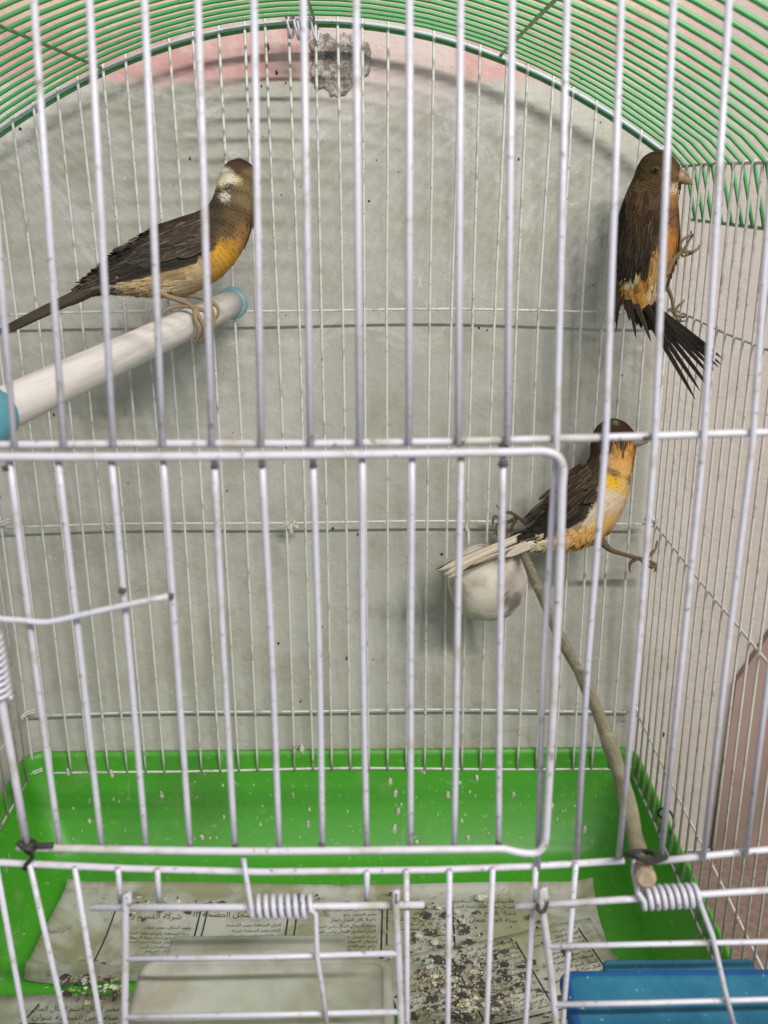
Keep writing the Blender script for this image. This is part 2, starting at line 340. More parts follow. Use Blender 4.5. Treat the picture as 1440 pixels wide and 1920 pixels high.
# splashes on the tray
spl = MB(); r2 = random.Random(5)
for i in range(120):
    u = r2.uniform(10, 1120); v = r2.choice((r2.uniform(1450, 1640), r2.uniform(1500, 1640)))
    y = D - .62 - (v - 1450) / 190 * 0.9; p = aty(u, v, y)
    if p[2] < -41: continue
    q = MB(); L = r2.choice((.05, .06, .09, .14)) ; yy = D + .25 - (-35.2 - p[2]) * 0.2
    if p[2] > -37.6: yy = D + .25 - (-35.2 - p[2]) * 0.2
    spl.ball((p[0], yy - .02, p[2]), L, 7, 5, (1, .3, r2.uniform(1, 2.6)), wob=.7)
for (u, v, L) in ((738, 1500, .22), (742, 1530, .2), (735, 1560, .24), (295, 1500, .2), (560, 1425, .25), (728, 1480, .18)):
    p = aty(u, v, D - .9); yy = D + .25 - (-35.2 - p[2]) * 0.2
    spl.ball((p[0], yy - .02, p[2]), L, 9, 6, (.7, .25, 1.7), wob=.8)
tag(spl.build('dried_splash', 'dropping', tray), kind='stuff')

# back panel
bp = MB()
xs_arch = np.linspace(XL + .05, XR - .05, 41)
for z in (Z1, Z2, Z3, ZB):
    bp.tube([(x, D + .1, z + .05 * math.sin(x * .33 + z) - .0006 * (x - XC) ** 2) for x in np.linspace(XL, XR, 17)], 0.068 if z > -36 else .085, 8)
back = bp.build('back_panel', 'backwire', cage)
wire('arch_rail', [(x, D + .02, arch(x)) for x in xs_arch], .095, 'bluewire', back)
for k in range(33):
    x = XL + PW * k; j = rnd.uniform(-.09, .09); j2 = rnd.uniform(-.12, .12) + (x - XC) * 0.012; zt = arch(x)
    if k in (0, 32): j = j2 = 0
    pts = [(x, D, ZB - .05), (x + j * .5, D - .02, -31), (x + j, D + .03, -19.), (x + j * .3, D, -8.), (x + j2 * .6, D, 0.2 if zt > 2 else ZE - .3), (x + j2, D - .02, zt - .02), (x + j2 + .01, D + .12, zt + .1)]
    wire('wire', [tuple(q) for q in cr(pts, 3)], RB, 'backwire', back, 6)
# side panels
for xs, nm in ((XR, 1), (XL, -1)):
    sp_ = MB()
    for z, r in ((ZE, .08), (Z1, .07), (Z2, .07), (Z3, .07), (ZB, .085)):
        sp_.tube([(xs + nm * .09, y, z + .04 * math.sin(y * .5 + z)) for y in np.linspace(0.1, D, 12)], r, 8)
    side = sp_.build('side_panel', 'sidewire', cage)
    for k in range(1, 27):
        y = D - k * 1.17; j = rnd.uniform(-.07, .07)
        pts = [(xs, y, ZB - .05), (xs + j * .4, y + j, -22), (xs, y + j * .5, -10), (xs, y, ZE - .05), (xs + nm * .12, y, ZE + .09), (xs + nm * .2, y, ZE - .05)]
        wire('wire', pts, RS, 'sidewire', side, 6)
# roof
rf = MB()
for xr_ in (-12.3, XC, 8.2):
    rf.tube([(xr_, y, arch(xr_) + .13) for y in (1.7, D)], .085, 8)
for sgn in (1, -1):
    xe = XC + sgn * (19.2 + .85); rf.tube([(xe, y, -2.0) for y in (1.7, 15, D + .2)], .085, 8)
rf.tube([(x, D + .3, arch(x) - .16) for x in xs_arch], .11, 8)
roof = rf.build('roof', 'green', cage)
y = 2.0; k = 0
while y < D + .1:
    pts = []
    for sgn in (-1, 1):
        leg = [(XC + sgn * (19.2 + .85), y, -2.0), (XC + sgn * (19.2 + .5), y, -0.7), (XC + sgn * (19.2 + .1), y, 0.7)]
        mid = [(x, y + .05 * math.sin(x * .4 + k), arch(x) + .24) for x in (np.linspace(XC - 18.2, XC + 18.2, 27))] if sgn < 0 else []
        pts += (leg + mid) if sgn < 0 else leg[::-1]
    wire('wire', pts, RG, 'green', roof, 6); y += 1.40 + rnd.uniform(-.05, .05); k += 1

# front panel
fp = MB()
fp.tube([(XL, fy(-6), -6.02)] + [aty(u, v, 0.17) for u, v in ((0, 829), (300, 829), (600, 831), (865, 829), (1200, 822), (1440, 816))] + [(XR, .17, -5.8)], RR, 10)
fp.tube([(XL, .16, -18.3)] + [aty(u, v, 0.16) for u, v in ((0, 1612), (240, 1625), (480, 1633), (800, 1632), (1000, 1626), (1165, 1617))], RR, 10)
fp.tube([aty(u, v, 0.16) for u, v in ((1226, 1619), (1320, 1609), (1440, 1598))] + [(XR, .16, -17.7)], RR, 10)
fp.tube([(XL, 0.1, ZB), (XR, .1, ZB)], RR, 10)
fp.tube([(x, fy(arch(x)), arch(x)) for x in xs_arch], .1, 8)
front = fp.build('front_panel', 'rod', cage)
X0 = -5.8848
k = -12
while X0 + PW * k < XR + .1:
    x = X0 + PW * k; zt = arch(min(max(x, XL), XR)); j = rnd.uniform(-.05, .05)
    x = min(x, XR); x = max(x, XL)
    ft = {0: 68, 1: 172, 2: 275, 3: 375, 4: 480, 5: 573, 6: 672, 7: 772, 8: 868, 9: 965, 10: 1068, 11: 1170, 12: 1268, 13: 1372}.get(k)
    if ft is not None:
        pt_ = aty(ft + 3, 0, fy(3.7)); j = pt_[0] - x
    up = [(x + j * 1.4, fy(zt) - .02, zt), (x + j * .55, fy(-1) - .02, -1), (x, -.02, -6.1)]
    indoor = -2 <= k <= 10 and not k == 10
    if indoor:      # above the door only
        wire('wire', up, RW, 'wire', front)
    elif k == 10:
        wire('wire', up + [(x - .03, .0, -12), aty(1003, 1632, 0.0)], RW, 'wire', front)
    else:
        j2 = rnd.uniform(-.06, .06)
        wire('wire', up + [(x + j2, 0, -12), (x, 0, -18.2)], RW, 'wire', front)
    k += 1
# bars below the lower rod
low = {(-3,): None}
for (u1, v1, u2, v2) in ((-22, 1560, 40, 1920), (50, 1612, 117, 1920), (135, 1622, 182, 1920), (757, 1632, 756, 1920), (838, 1632, 832, 1920), (919, 1630, 905, 1920), (1000, 1626, 978, 1920), (1075, 1622, 1052, 1870)):
    a = aty(u1, v1, 0.0); b_ = aty(u2, v2, 0.0); d_ = [(b_[i] - a[i]) / (b_[2] - a[2]) for i in range(3)]
    wire('wire', [a, b_, (b_[0], 0, ZB)], RW * .95, 'wire', front)
for (u1, v1, u2, v2) in ((216, 1625, 221, 1690), (290, 1627, 293, 1692), (683, 1634, 682, 1690)):
    wire('wire', [aty(u1, v1, .0), aty(u2, v2, 0.0)], RW * .95, 'wire', front)
x = X0 - 3 * PW - PW
while x > XL: wire('wire', [(x, 0, -18.2), (x, 0, ZB)], RW, 'wire', front); x -= PW
for x in (14.4, 15.6, 16.8): wire('wire', [(x, 0, -17.8), (x, 0, ZB)], RW, 'wire', front)
# weld marks
for (u, v, y, r) in ((862, 832, .06, .12), (945, 838, .06, .13), (944, 872, -.2, .13), (768, 832, .06, .09), (588, 872, -.2, .1), (403, 872, -.2, .1), (492, 872, -.2, .08), (12, 872, -.2, .1), (598, 1583, -.2, .09), (437, 1583, -.2, .09), (930, 1583, -.2, .1), (1130, 836, .06, .09), (1215, 826, .06, .1), (228, 1104, -.3, .11), (318, 1115, -.3, .11)):
    q = MB(); q.ball(aty(u, v, y), r * .88, 10, 7, (1.15, .9, .8), wob=.45); q.build('weld_mark', 'grime', front)

# main door (outside the front plane)
DY = -0.30
def dp(lst, y=DY): return [aty(u, v, y) for u, v in lst]
df = MB()
fr = cr(dp([(-140, 848), (60, 852), (420, 853), (800, 851), (985, 849)]), 4)[:-1] + cr(dp([(985, 849), (1022, 849), (1046, 858), (1056, 880), (1054, 920)]), 5)[:-1] + cr(dp([(1054, 920), (1047, 1100), (1033, 1350), (1021, 1540)]), 4)[:-1] + cr(dp([(1021, 1540), (1017, 1580), (1003, 1600), (975, 1601), (940, 1593)]), 5)[:-1] + cr(dp([(940, 1593), (700, 1594), (440, 1594), (220, 1589), (60, 1584), (28, 1582)]), 4)
df.tube([tuple(q) for q in fr], .108, 10)
df.tube(dp([(-75, 850), (-40, 1080), (0, 1310), (22, 1440), (48, 1592)], DY + .02), .11, 10)
door = df.build('door', 'rod', cage)
for (u1, u2) in zip((18, 109, 209, 306, 402, 491, 587, 680, 773, 865, 944), (109, 187, 270, 352, 436, 519, 600, 683, 765, 847, 930)):
    j = rnd.uniform(-3, 3)
    wire('wire', [tuple(q) for q in cr([aty(u1, 853, DY + .16), aty(u1 * .5 + u2 * .5 + j, 1230, DY + .17 + j * .012), aty(u2, 1594, DY + .16)], 4)], RW, 'wire', door)
wire('latch', [tuple(q) for q in cr(dp([(-60, 1140), (-5, 1154), (40, 1158), (75, 1162), (110, 1158), (200, 1138), (314, 1115)], DY - .1), 4)], .082, 'wire', door)
sg = MB(); hl = []
p0 = Vector(aty(-22, 1178, DY)); p1 = Vector(aty(-2, 1305, DY)); T = 11
ax = (p1 - p0).normalized(); n1 = ax.cross(Vector((0, 1, 0))).normalized(); n2 = ax.cross(n1)
for i in range(T * 12 + 1): a = 2 * math.pi * i / 12; hl.append(p0 + (p1 - p0) * (i / (T * 12)) + (n1 * math.cos(a) + n2 * math.sin(a)) * .26)
sg.tube(hl, .062, 6); sg.build('spring', 'wire', door)

# feeder doors
def spring(p0, p1, T, R, r, parent, tail0, tail1):
    p0 = Vector(p0); p1 = Vector(p1); ax = (p1 - p0).normalized(); n1 = Vector((0, 0, 1)); n1 = (n1 - ax * n1.dot(ax)).normalized(); n2 = ax.cross(n1); hl = [Vector(t) for t in tail0]
    for i in range(T * 14 + 1): a = 2 * math.pi * i / 14 + 1.2; hl.append(p0 + (p1 - p0) * (i / (T * 14)) + (n1 * math.cos(a) + n2 * math.sin(a)) * R)
    hl += [Vector(t) for t in tail1]
    q = MB(); q.tube(hl, r, 8); return q.build('spring', 'wire', parent)
FY = -0.42
def fdoor(hinge, legs, bars, sp0, sp1, t0, t1):
    fd = empty_child('feeder_door', cage)
    for lg in legs: wire('frame_leg', [tuple(x) for x in cr(dp(lg[0], FY), 3)], .105, 'rod', fd, 10)
    wire('hinge_rod', [aty(u, v, FY + .2) for u, v in hinge], .10, 'rod', fd, 10)
    for bs in bars: wire('wire', [aty(u, v, FY - .02) for u, v in bs], .082, 'wire', fd)
    spring(aty(*sp0, FY + .2), aty(*sp1, FY + .2), 8, .29, .075, fd, [aty(u, v, y) for u, v, y in t0], [aty(u, v, y) for u, v, y in t1]); return fd
fdoor([(165, 1697), (470, 1699), (790, 1697)], [([(236, 1690), (234, 1672), (230, 1690), (229, 1780), (226, 1930), (224, 1990)],), ([(737, 1690), (738, 1670), (736, 1690), (741, 1800), (745, 1930), (747, 1990)],)],
      [[(226, 1794), (480, 1793), (742, 1787)], [(224, 1903), (480, 1901), (745, 1897)]], (468, 1698), (578, 1698),
      [(449, 1618, .25), (452, 1608, -.1), (456, 1640, -.3), (464, 1690, -.4)], [(586, 1712, -.5), (588, 1790, -.62), (597, 1850, -.62), (608, 1935, -.62)])
fdoor([(960, 1702), (1180, 1689), (1440, 1674), (1600, 1664)], [([(1016, 1690), (1014, 1666), (1009, 1690), (1020, 1770), (1033, 1900), (1039, 1990)],), ([(1700, 1650), (1720, 1730), (1750, 1900)],)],
      [[(1020, 1777), (1200, 1774), (1440, 1771), (1720, 1767)], [(1032, 1886), (1200, 1884), (1440, 1879), (1745, 1872)]], (1198, 1688), (1300, 1683),
      [(1185, 1612, .2), (1183, 1640, -.3), (1190, 1676, -.4)], [(1308, 1700, -.5), (1330, 1760, -.62), (1352, 1860, -.62), (1372, 1940, -.62)])
# ties
def tie(pts, r=.055, mat='black', y=None):
    q = MB(); q.tube([tuple(x) for x in cr(pts, 4)], r, 6); return q.build('wire_tie', mat, cage)
tie([aty(u, v, y) for u, v, y in ((28, 1574, -.45), (44, 1584, -.5), (60, 1576, -.35), (46, 1570, -.05), (36, 1582, -.5), (58, 1588, -.48), (52, 1572, -.1), (62, 1580, -.45), (95, 1580, -.45))], .08)
tie([aty(u, v, y) for u, v, y in ((44, 1590, -.4), (56, 1600, -.2), (48, 1612, -.1), (40, 1622, .28), (58, 1625, .1))], .07)
tie([aty(u, v, y) for u, v, y in ((1168, 1606, -.4), (1190, 1608, -.75), (1215, 1622, -.6), (1225, 1606, -.1), (1200, 1600, .4), (1172, 1604, .1), (1190, 1612, -.75), (1222, 1618, -.45), (1244, 1612, 0))], .075)
tie([aty(u, v, y) for u, v, y in ((575, 1, 0), (1010, 1690, -.3))][1:] + [aty(1002, 1706, -.55), aty(1014, 1712, -.6), aty(1020, 1692, -.4), aty(1006, 1690, -.1), aty(1012, 1720, -.5)], .06)
def ring_tie(u, v, x):
    p = Vector((x, 0, 0)); 
    r_ = ray(u, v); kk = (x - CX) / r_[0]; c = Vector((x, -CD + r_[1] * kk, r_[2] * kk))
    tie([c + Vector((.0, .5, -.55)), c + Vector((-.35, .45, -.1)), c + Vector((-.2, .2, .4)), c + Vector((.2, -.2, .35)), c + Vector((.3, -.55, -.2)), c + Vector((.1, -.6, -.7))], .07)
ring_tie(1245, 1535, 17.8)
# white twisted ties at the crown and at the left corners
for (u, v, du) in ((548, 38, 0), (562, 42, 6), (580, 40, -4), (594, 46, 3), (570, 52, 10)):
    c = Vector(aty(u, v, D - .1))
    tie([c + Vector((-.1, .3, .55)), c + Vector((-.12, -.2, .3)), c + Vector((.0, -.3, -.3)), c + Vector((.12, .0, -.75)), c + Vector((.22 + du * .01, .3, -.4)), c + Vector((.12, .35, .3))], .07, 'wire')
for z in (Z2, Z3, ZB):
    c = Vector((XL + .1, D - .1, z))
    for dz in (0, .16): tie([c + Vector((-.3, -1.0, -.35 + dz)), c + Vector((-.1, -.3, 0 + dz)), c + Vector((.2, -.15, .12 + dz)), c + Vector((.5, -.12, .22 + dz)), c + Vector((.3, .2, .05 + dz))], .06, 'backwire')
    c = Vector((XR - .1, D - .1, z)); tie([c + Vector((-.3, -.2, .2)), c + Vector((.1, -.3, .35)), c + Vector((.25, -.5, -.1)), c + Vector((-.1, -.3, -.2)), c + Vector((-.2, .2, .1))], .06, 'backwire')

# ------------------------------------------------------------------ white dowel perch
pf = Vector(aty(436, 567, D - .35)); pn = Vector(aty(-14, 772, 7.5)); dirp = (pn - pf).normalized()
perch = empty('perch', (pn + (pf - pn) * .5 + Vector((0, 0, -.7))))
tag(perch, 'white dowel perch with turquoise end fittings under the perching canary', 'perch')
def oriented_rod(name, a, b_, r, mat, parent, prof=None, n=28):
    mb = MB(); L = (b_ - a).length; prof = prof or [(0, r), (L, r)]
    q = (b_ - a).normalized().to_track_quat('Z', 'Y'); mb_v = []
    rg = [[(rr * math.cos(2 * math.pi * k / n), rr * math.sin(2 * math.pi * k / n), t) for k in range(n)] for t, rr in prof]
    mb.rings(rg, True, True); me = bpy.data.meshes.new(name); me.from_pydata([tuple(c * S for c in v) for v in mb.v], [], mb.f)
    me.polygons.foreach_set('use_smooth', [len(p.vertices) == 4 for p in me.polygons]); me.materials.append(M[mat]); ob = bpy.data.objects.new(name, me); COL.objects.link(ob)
    ob.parent = parent; ob.location = Vector(W(a)) - Vector(parent.location); ob.rotation_mode = 'QUATERNION'; ob.rotation_quaternion = q; return ob
RP = .72
fe = pn + dirp * ((pn.y - .35) / -dirp.y)
oriented_rod('rod', pf, fe, RP, 'dowel', perch, [(i * (fe - pf).length / 12, RP * (1 + .012 * math.sin(i * 2.1))) for i in range(13)])
oriented_rod('end_cap', pf - dirp * .35, pf + dirp * .5, .9, 'palecap', perch, [(0, .5), (.02, .82), (.1, .88), (.42, .86), (.5, .82), (.52, .73)])
oriented_rod('collar', pn - dirp * .1, pn + dirp * 1.6, .9, 'teal', perch, [(0, .73), (.02, .86), (.12, .95), (1.4, .98), (1.62, .9), (1.66, .74)])
oriented_rod('end_cap', fe - dirp * .6, fe + dirp * .1, .9, 'teal', perch, [(0, .74), (.02, .88), (.1, .93), (.5, .93), (.6, .85)])

# ------------------------------------------------------------------ branch
bpts = [aty(966, 1012, D - .45), aty(985, 1050, 27.5), aty(1040, 1180, 19.5), aty(1090, 1275, 13.5), aty(1130, 1370, 8.6), aty(1165, 1480, 4.4), aty(1192, 1600, .9), aty(1205, 1650, -.75)]
bs = cr(bpts, 7); q = MB(); nb = len(bs)
q.tube([tuple(x) for x in bs], [.23 + .05 * (i / nb) + .025 * math.sin(i * .9) * (1 if i % 5 else 1.8) for i in range(nb)], 12)
br = q.build('branch_perch', 'branch'); tag(br, 'thin peeled branch slanting up from the black-tied front rod to the white cup', 'branch')
e0 = Vector(bs[-1]); e1 = (e0 - Vector(bs[-3])).normalized(); q = MB(); q.tube([e0 - e1 * .45, e0 + e1 * .02, e0 + e1 * .12], [.27, .30, .20], 12); q.build('cut_end', 'cutwood', br, smooth=False)

# ------------------------------------------------------------------ cup
cc = aty(912, 1092, 29.2); q = MB(); n = 32
prof = [(0.05, -2.1), (.9, -2.05), (1.55, -1.75), (2.02, -1.1), (2.25, -.3), (2.3, .4), (2.2, .95), (2.1, 1.2), (1.95, 1.42), (1.6, 1.72), (1.0, 1.95), (.05, 2.0)]
q.rings([[(cc[0] + r * math.cos(2 * math.pi * k / n), cc[1] + r * math.sin(2 * math.pi * k / n), cc[2] + z * 1.0) for k in range(n)] for r, z in prof], True, True)
cup = q.build('feeding_cup', 'cup'); tag(cup, 'soiled white round cup hung on the back wires', 'cup')
hk = MB()
for dx in (-.9, .9): hk.tube([(cc[0] + dx, cc[1] + 2.0, cc[2] + .9), (cc[0] + dx, D - .25, cc[2] + 2.2), (cc[0] + dx, D + .25, cc[2] + 2.25), (cc[0] + dx, D + .3, cc[2] + 1.7)], .09, 8)
hk.build('hook', 'cup', cup)

# ------------------------------------------------------------------ feeders
def feeder(name, x0, x1, y0, y1, zt, h, mat, rim, fx0, fx1, fdep):
    q = MB(); a = .35
    q.rings([rrect(x0 + .5, x1 - .5, y0 + .3, y1 - .5, zt - h, .5), rrect(x0 + .1, x1 - .1, y0 + .05, y1 - .1, zt - .5, .5), rrect(x0, x1, y0, y1, zt - .22, .5), rrect(x0 + .06, x1 - .06, y0 + .06, y1 - .06, zt - .04, .45),
             rrect(x0 + .2, x1 - .2, y0 + .2, y1 - .2, zt, .4), rrect(x0 + .34, x1 - .34, y0 + .34, y1 - .34, zt - .12, .35), rrect(x0 + 1.2, x1 - 1.2, y0 + .9, y1 - .9, zt - .2, .3)], True, True)
    f = q.build(name, mat)
    q = MB(); q.rings([rrect(fx0, fx1, y1 - .1, y1 + fdep, zt - .55, .18), rrect(fx0, fx1, y1 - .1, y1 + fdep, zt - .2, .18), rrect(fx0 + .1, fx1 - .1, y1 - .02, y1 + fdep - .1, zt - .14, .14)], True, True)
    q.build('back_ledge', mat, f)
    q = MB(); q.rings([rrect(x0 - .07, x1 + .07, y0 - .07, y1 + .07, zt - .36, .52), rrect(x0 - .07, x1 + .07, y0 - .07, y1 + .07, zt - .16, .52), rrect(x0 + .07, x1 - .07, y0 + .07, y1 - .07, zt - .015, .45), rrect(x0 + .2, x1 - .2, y0 + .2, y1 - .2, zt + .012, .42), rrect(x0 + .27, x1 - .27, y0 + .27, y1 - .27, zt - .02, .38)])
    q.build('rim', rim, f)
    return f
tag(feeder('feeder_box', -6.3, 2.1, .25, 3.7, -25.0, 4.6, 'clearbox', 'clearbox', -5.6, .6, 1.25), 'frosted grey plastic feeder box with dust and crumbs below the small wire door', 'feeder')
tag(feeder('feeder_box', 7.75, 16.2, .25, 3.05, -25.0, 4.6, 'bluebox', 'bluerim', 9.3, 14.4, .6), 'blue plastic feeder box behind the small sprung wire door', 'feeder')

# ------------------------------------------------------------------ newspaper in the tray
AR = {}
cp_ = 0xFE8D
for ch, nform in (('ا', 2), ('ب', 4), ('ة', 2), ('ت', 4), ('ث', 4), ('ج', 4), ('ح', 4), ('خ', 4), ('د', 2), ('ذ', 2), ('ر', 2), ('ز', 2), ('س', 4), ('ش', 4), ('ص', 4), ('ض', 4), ('ط', 4), ('ظ', 4), ('ع', 4), ('غ', 4), ('ف', 4), ('ق', 4), ('ك', 4), ('ل', 4), ('م', 4), ('ن', 4), ('ه', 4), ('و', 2), ('ى', 2), ('ي', 4)):
    AR[ch] = (cp_, nform); cp_ += nform
def shape(s):
    words = []
    for wd in s.split(' '):
        o = ''
        for i, ch in enumerate(wd):
            if ch not in AR: o += ch; continue
            b0, nf = AR[ch]; pj = i > 0 and wd[i - 1] in AR and AR[wd[i - 1]][1] == 4; nj = nf == 4 and i < len(wd) - 1 and wd[i + 1] in AR
            o += chr(b0 + ((3 if pj else 2) if nj else (1 if pj else 0)))
        words.append(o if wd.replace('/', '').isdigit() or (wd and wd[0] in '٠١٢٣٤٥٦٧٨٩') else o[::-1])
    return ' '.join(words[::-1])
tcache = {}
def text_mesh(s):
    if s not in tcache:
        c = bpy.data.curves.new('t', 'FONT'); c.body = shape(s); c.resolution_u = 1; c.size = 1.0
        o = bpy.data.objects.new('t', c); COL.objects.link(o); bpy.context.view_layer.update()
        e = o.evaluated_get(bpy.context.evaluated_depsgraph_get()); m_ = e.to_mesh()
        tcache[s] = ([(v.co.x, v.co.y) for v in m_.vertices], [tuple(p.vertices) for p in m_.polygons]); e.to_mesh_clear()
        bpy.data.objects.remove(o); bpy.data.curves.remove(c)
    return tcache[s]
def sheet(name, org, ex, ey, zf, nu, nv, label, group=None, prints=()):
    # org: back-left corner, ex / ey: in-plane axes (xy), zf(s,t): height
    q = MB()
    def P(s_, t_, dz=0): return (org[0] + ex[0] * s_ + ey[0] * t_, org[1] + ex[1] * s_ + ey[1] * t_, zf(s_, t_) + dz)
    r3 = random.Random(len(label)); jl = [[.0022 * math.sin(q_ * .3 + w_) + r3.uniform(-.0008, .0008) for w_ in range(4)] for q_ in range(max(nu, nv) + 1)]
    for j in range(nv + 1):
        for i in range(nu + 1):
            s_, t_ = i / nu, j / nv
            if i == 0: s_ += jl[j][0]
            if i == nu: s_ += jl[j][1]
            if j == nv: t_ += jl[i][2] * 2
            q.v.append(P(s_, t_)); q.c.append((1, 1, 1))
    for j in range(nv):
        for i in range(nu): a = j * (nu + 1) + i; q.f.append((a, a + nu + 1, a + nu + 2, a + 1))
    ob = q.build(name, 'paper'); sol = ob.modifiers.new('thickness', 'SOLIDIFY'); sol.thickness = .0003; sol.offset = -1
    tag(ob, label, 'newspaper', group)
    lx = math.hypot(*ex); ly = math.hypot(*ey); ink = MB()
    for it in prints:
        if it[0] == 'T':      # text: centre-right start in cm on the sheet, size, rotation
            _, s, x, y_, size, rot = it; V, F = text_mesh(s); cw, sw = math.cos(rot), math.sin(rot); wid = max(v[0] for v in V) if V else 0
            vv = []
            for vx, vy in V:
                vx = (vx - wid) * size; vy = vy * size; a = x + vx * cw - vy * sw; b_ = y_ - (vx * sw + vy * cw); vv.append((a, b_))
            if any(a < .1 or a > lx - .1 or b_ < .1 or b_ > ly - .1 for a, b_ in vv): continue
            ink.add([P(a / lx, b_ / ly, .03) for a, b_ in vv], F)
        else:                 # rule line
            _, x0, y0, x1, y1, wd = it; L = math.hypot(x1 - x0, y1 - y0); nxx, nyy = -(y1 - y0) / L * wd / 2, (x1 - x0) / L * wd / 2; n = max(2, int(L)); V = []
            for i in range(n + 1):
                a = x0 + (x1 - x0) * i / n; b_ = y0 + (y1 - y0) * i / n; V += [P((a + nxx) / lx, (b_ + nyy) / ly, .03), P((a - nxx) / lx, (b_ - nyy) / ly, .03)]
            ink.add(V, [(2 * i, 2 * i + 1, 2 * i + 3, 2 * i + 2) for i in range(n)])
    if ink.v: ink.build('print', 'ink', ob, smooth=False)
    return ob, P
WORDS = ['شركة', 'القسم', 'رقم', 'السجل', 'الصفحة', 'قسم', 'مصر', 'العام', 'المنطقة', 'تجارى', 'عنوان', 'المحل', 'سنة', 'راس', 'المال']
r4 = random.Random(21)
def column(x_right, y0, y1, width, rot=0.0, size=.42, lead=.52, ox=0, oy=0):
    out = []; y_ = y0
    while y_ < y1:
        n = r4.choice((3, 4, 4, 5)); s = ' '.join(r4.choice(WORDS) for _ in range(n)); V, _ = text_mesh(s); wid = max(v[0] for v in V); sz = min(size, width / wid * r4.uniform(.8, 1))
        cx_, sx_ = math.cos(rot), math.sin(rot)
        dx, dy = x_right - ox, y_ - oy
        out.append(('T', s, ox + dx * cx_ + dy * sx_, oy - dx * sx_ + dy * cx_, sz * r4.choice((1, 1, 1.1)), rot)); y_ += lead * r4.uniform(.95, 1.25)
    return out
# sheet at the back of the tray, edges curling up
A0 = atz(122, 1652, -41.2); A1 = atz(1103, 1660, -41.2)
def zA(s, t): return -41.45 + .3 * max(0, 1 - s / .05) ** 2 + .35 * max(0, (s - .95) / .05) ** 2 + .35 * max(0, 1 - t / .10) ** 2 + .10 * math.sin(s * 9 + t * 4) + .08 * math.sin(t * 11 - s * 3) + (.9 * max(0, (t - .6) / .4) ** 2 * max(0, 1 - s * 1.4)) - (.9 * max(0, (t - .92) / .08) ** 2 * max(0, 1 - s * 1.4))
pr = []
for i, (xr_, y0, y1, wd) in enumerate(((8.3, 2.4, 6.5, 4.6), (13.6, 2.2, 6.5, 4.4), (19.2, 2.2, 7, 4.6), (23.4, 2.2, 5, 3.4))):
    pr += column(xr_, y0 + (1.1 if i < 2 else 0), y1, wd, 0, .30, .38); pr.append(('L', xr_ + .35, y0 - .7, xr_ + .35, y1, .10)); pr.append(('L', xr_ - wd - .15, y0 - .7, xr_ - wd - .15, y1, .09))
pr.append(('T', 'شركة القسم رقم', 7.6, 2.8, .55, 0)); pr.append(('T', 'رقم السجل الصفحة ١٢', 13.0, 2.6, .55, 0))
pr += column(27.5, 1.5, 3.8, 4.5)
shA, PA = sheet('newspaper', A0, (A1[0] - A0[0], A1[1] - A0[1]), (-.2, -7.6), zA, 60, 30, 'printed newspaper sheet with curled edges lying at the back of the tray', prints=pr)
# turned sheet over it
B0 = (2.4, 21.6)
def zB(s, t): return -41.15 + .05 * math.sin(s * 8 + 1) + .06 * math.sin(t * 7 + s * 2) + .5 * max(0, 1 - t / .08) ** 2 * .3
ang = math.radians(19); L1, L2 = 16.0, 14.0; prb = []
for i in range(4):
    prb += column(3.9 + i * 3.9, .5, 5.2, 3.5, 0, .28, .35); prb += column(3.9 + i * 3.9, 6.6, 12.5, 3.5, 0, .28, .35); prb.append(('L', 4.05 + i * 3.9, .5, 4.05 + i * 3.9, 5.3, .09)); prb.append(('L', 4.05 + i * 3.9, 6.3, 4.05 + i * 3.9, 13, .09))
prb += [('L', .3, 5.55, 15.7, 5.55, .10), ('L', .3, 6.15, 15.7, 6.15, .10), ('T', '٢٠١٧/١٢/١', 3.4, 8.2, .6, 1.35), ('T', 'الصحية', 2.2, 8.8, .6, 1.35)]
shB, PB = sheet('newspaper', (1.6, 20.6), (L1 * math.cos(ang) * .82, L1 * math.sin(ang) * .62), (L2 * math.sin(ang) * .9, -L2 * math.cos(ang)), zB, 40, 34, 'crumpled newspaper sheet turned askew under the scattered seed husks', prints=prb)
C0 = atz(-40, 1862, -41.4); prc = column(7.5, 1.0, 3.5, 5, 0) + [('L', 3.2, .6, 2.6, 1.8, .1), ('L', 2.6, 1.8, 9.5, 2.0, .1)]
sheet('newspaper', C0, (11.5, .2), (0.3, -11), lambda s, t: -41.6 + .08 * math.sin(s * 6 + t * 5) + .15 * max(0, 1 - t / .1), 24, 20, 'flat newspaper sheet lying on bare green plastic in front of the curled one', prints=prc)

# seed husks and litter
hk = MB(); r5 = random.Random(9)
def husk_at(x, y, z, L):
    a = r5.uniform(0, 6.28); b_ = r5.uniform(-.5, .5); w_ = L * r5.uniform(.3, .55); dx, dy = math.cos(a), math.sin(a)
    V = [(x - dx * L, y - dy * L, z), (x - dy * w_, y + dx * w_, z + .04 + abs(b_) * .1), (x + dx * L, y + dy * L, z + .05 * b_), (x + dy * w_, y - dx * w_, z + .03), (x, y, z + .09)]
    hk.add(V, [(0, 1, 4), (1, 2, 4), (2, 3, 4), (3, 0, 4)])
for (u, v, su, sv, n) in ((850, 1850, 55, 40, 220), (830, 1760, 60, 40, 110), (900, 1880, 60, 30, 70), (790, 1720, 40, 25, 60), (650, 1705, 280, 30, 60), (950, 1880, 120, 40, 90), (300, 1690, 60, 10, 30), (165, 1830, 40, 20, 90)):
    for i in range(n):
        p = atz(r5.gauss(u, su), min(r5.gauss(v, sv), 1990), -41.0)
        if p[1] < 4 or p[1] > 26.3 or p[0] < -17 or p[0] > 14: continue
        husk_at(p[0], p[1], -40.98 + r5.uniform(-.04, .12) if p[0] > 2 else -41.25, r5.uniform(.06, .2))
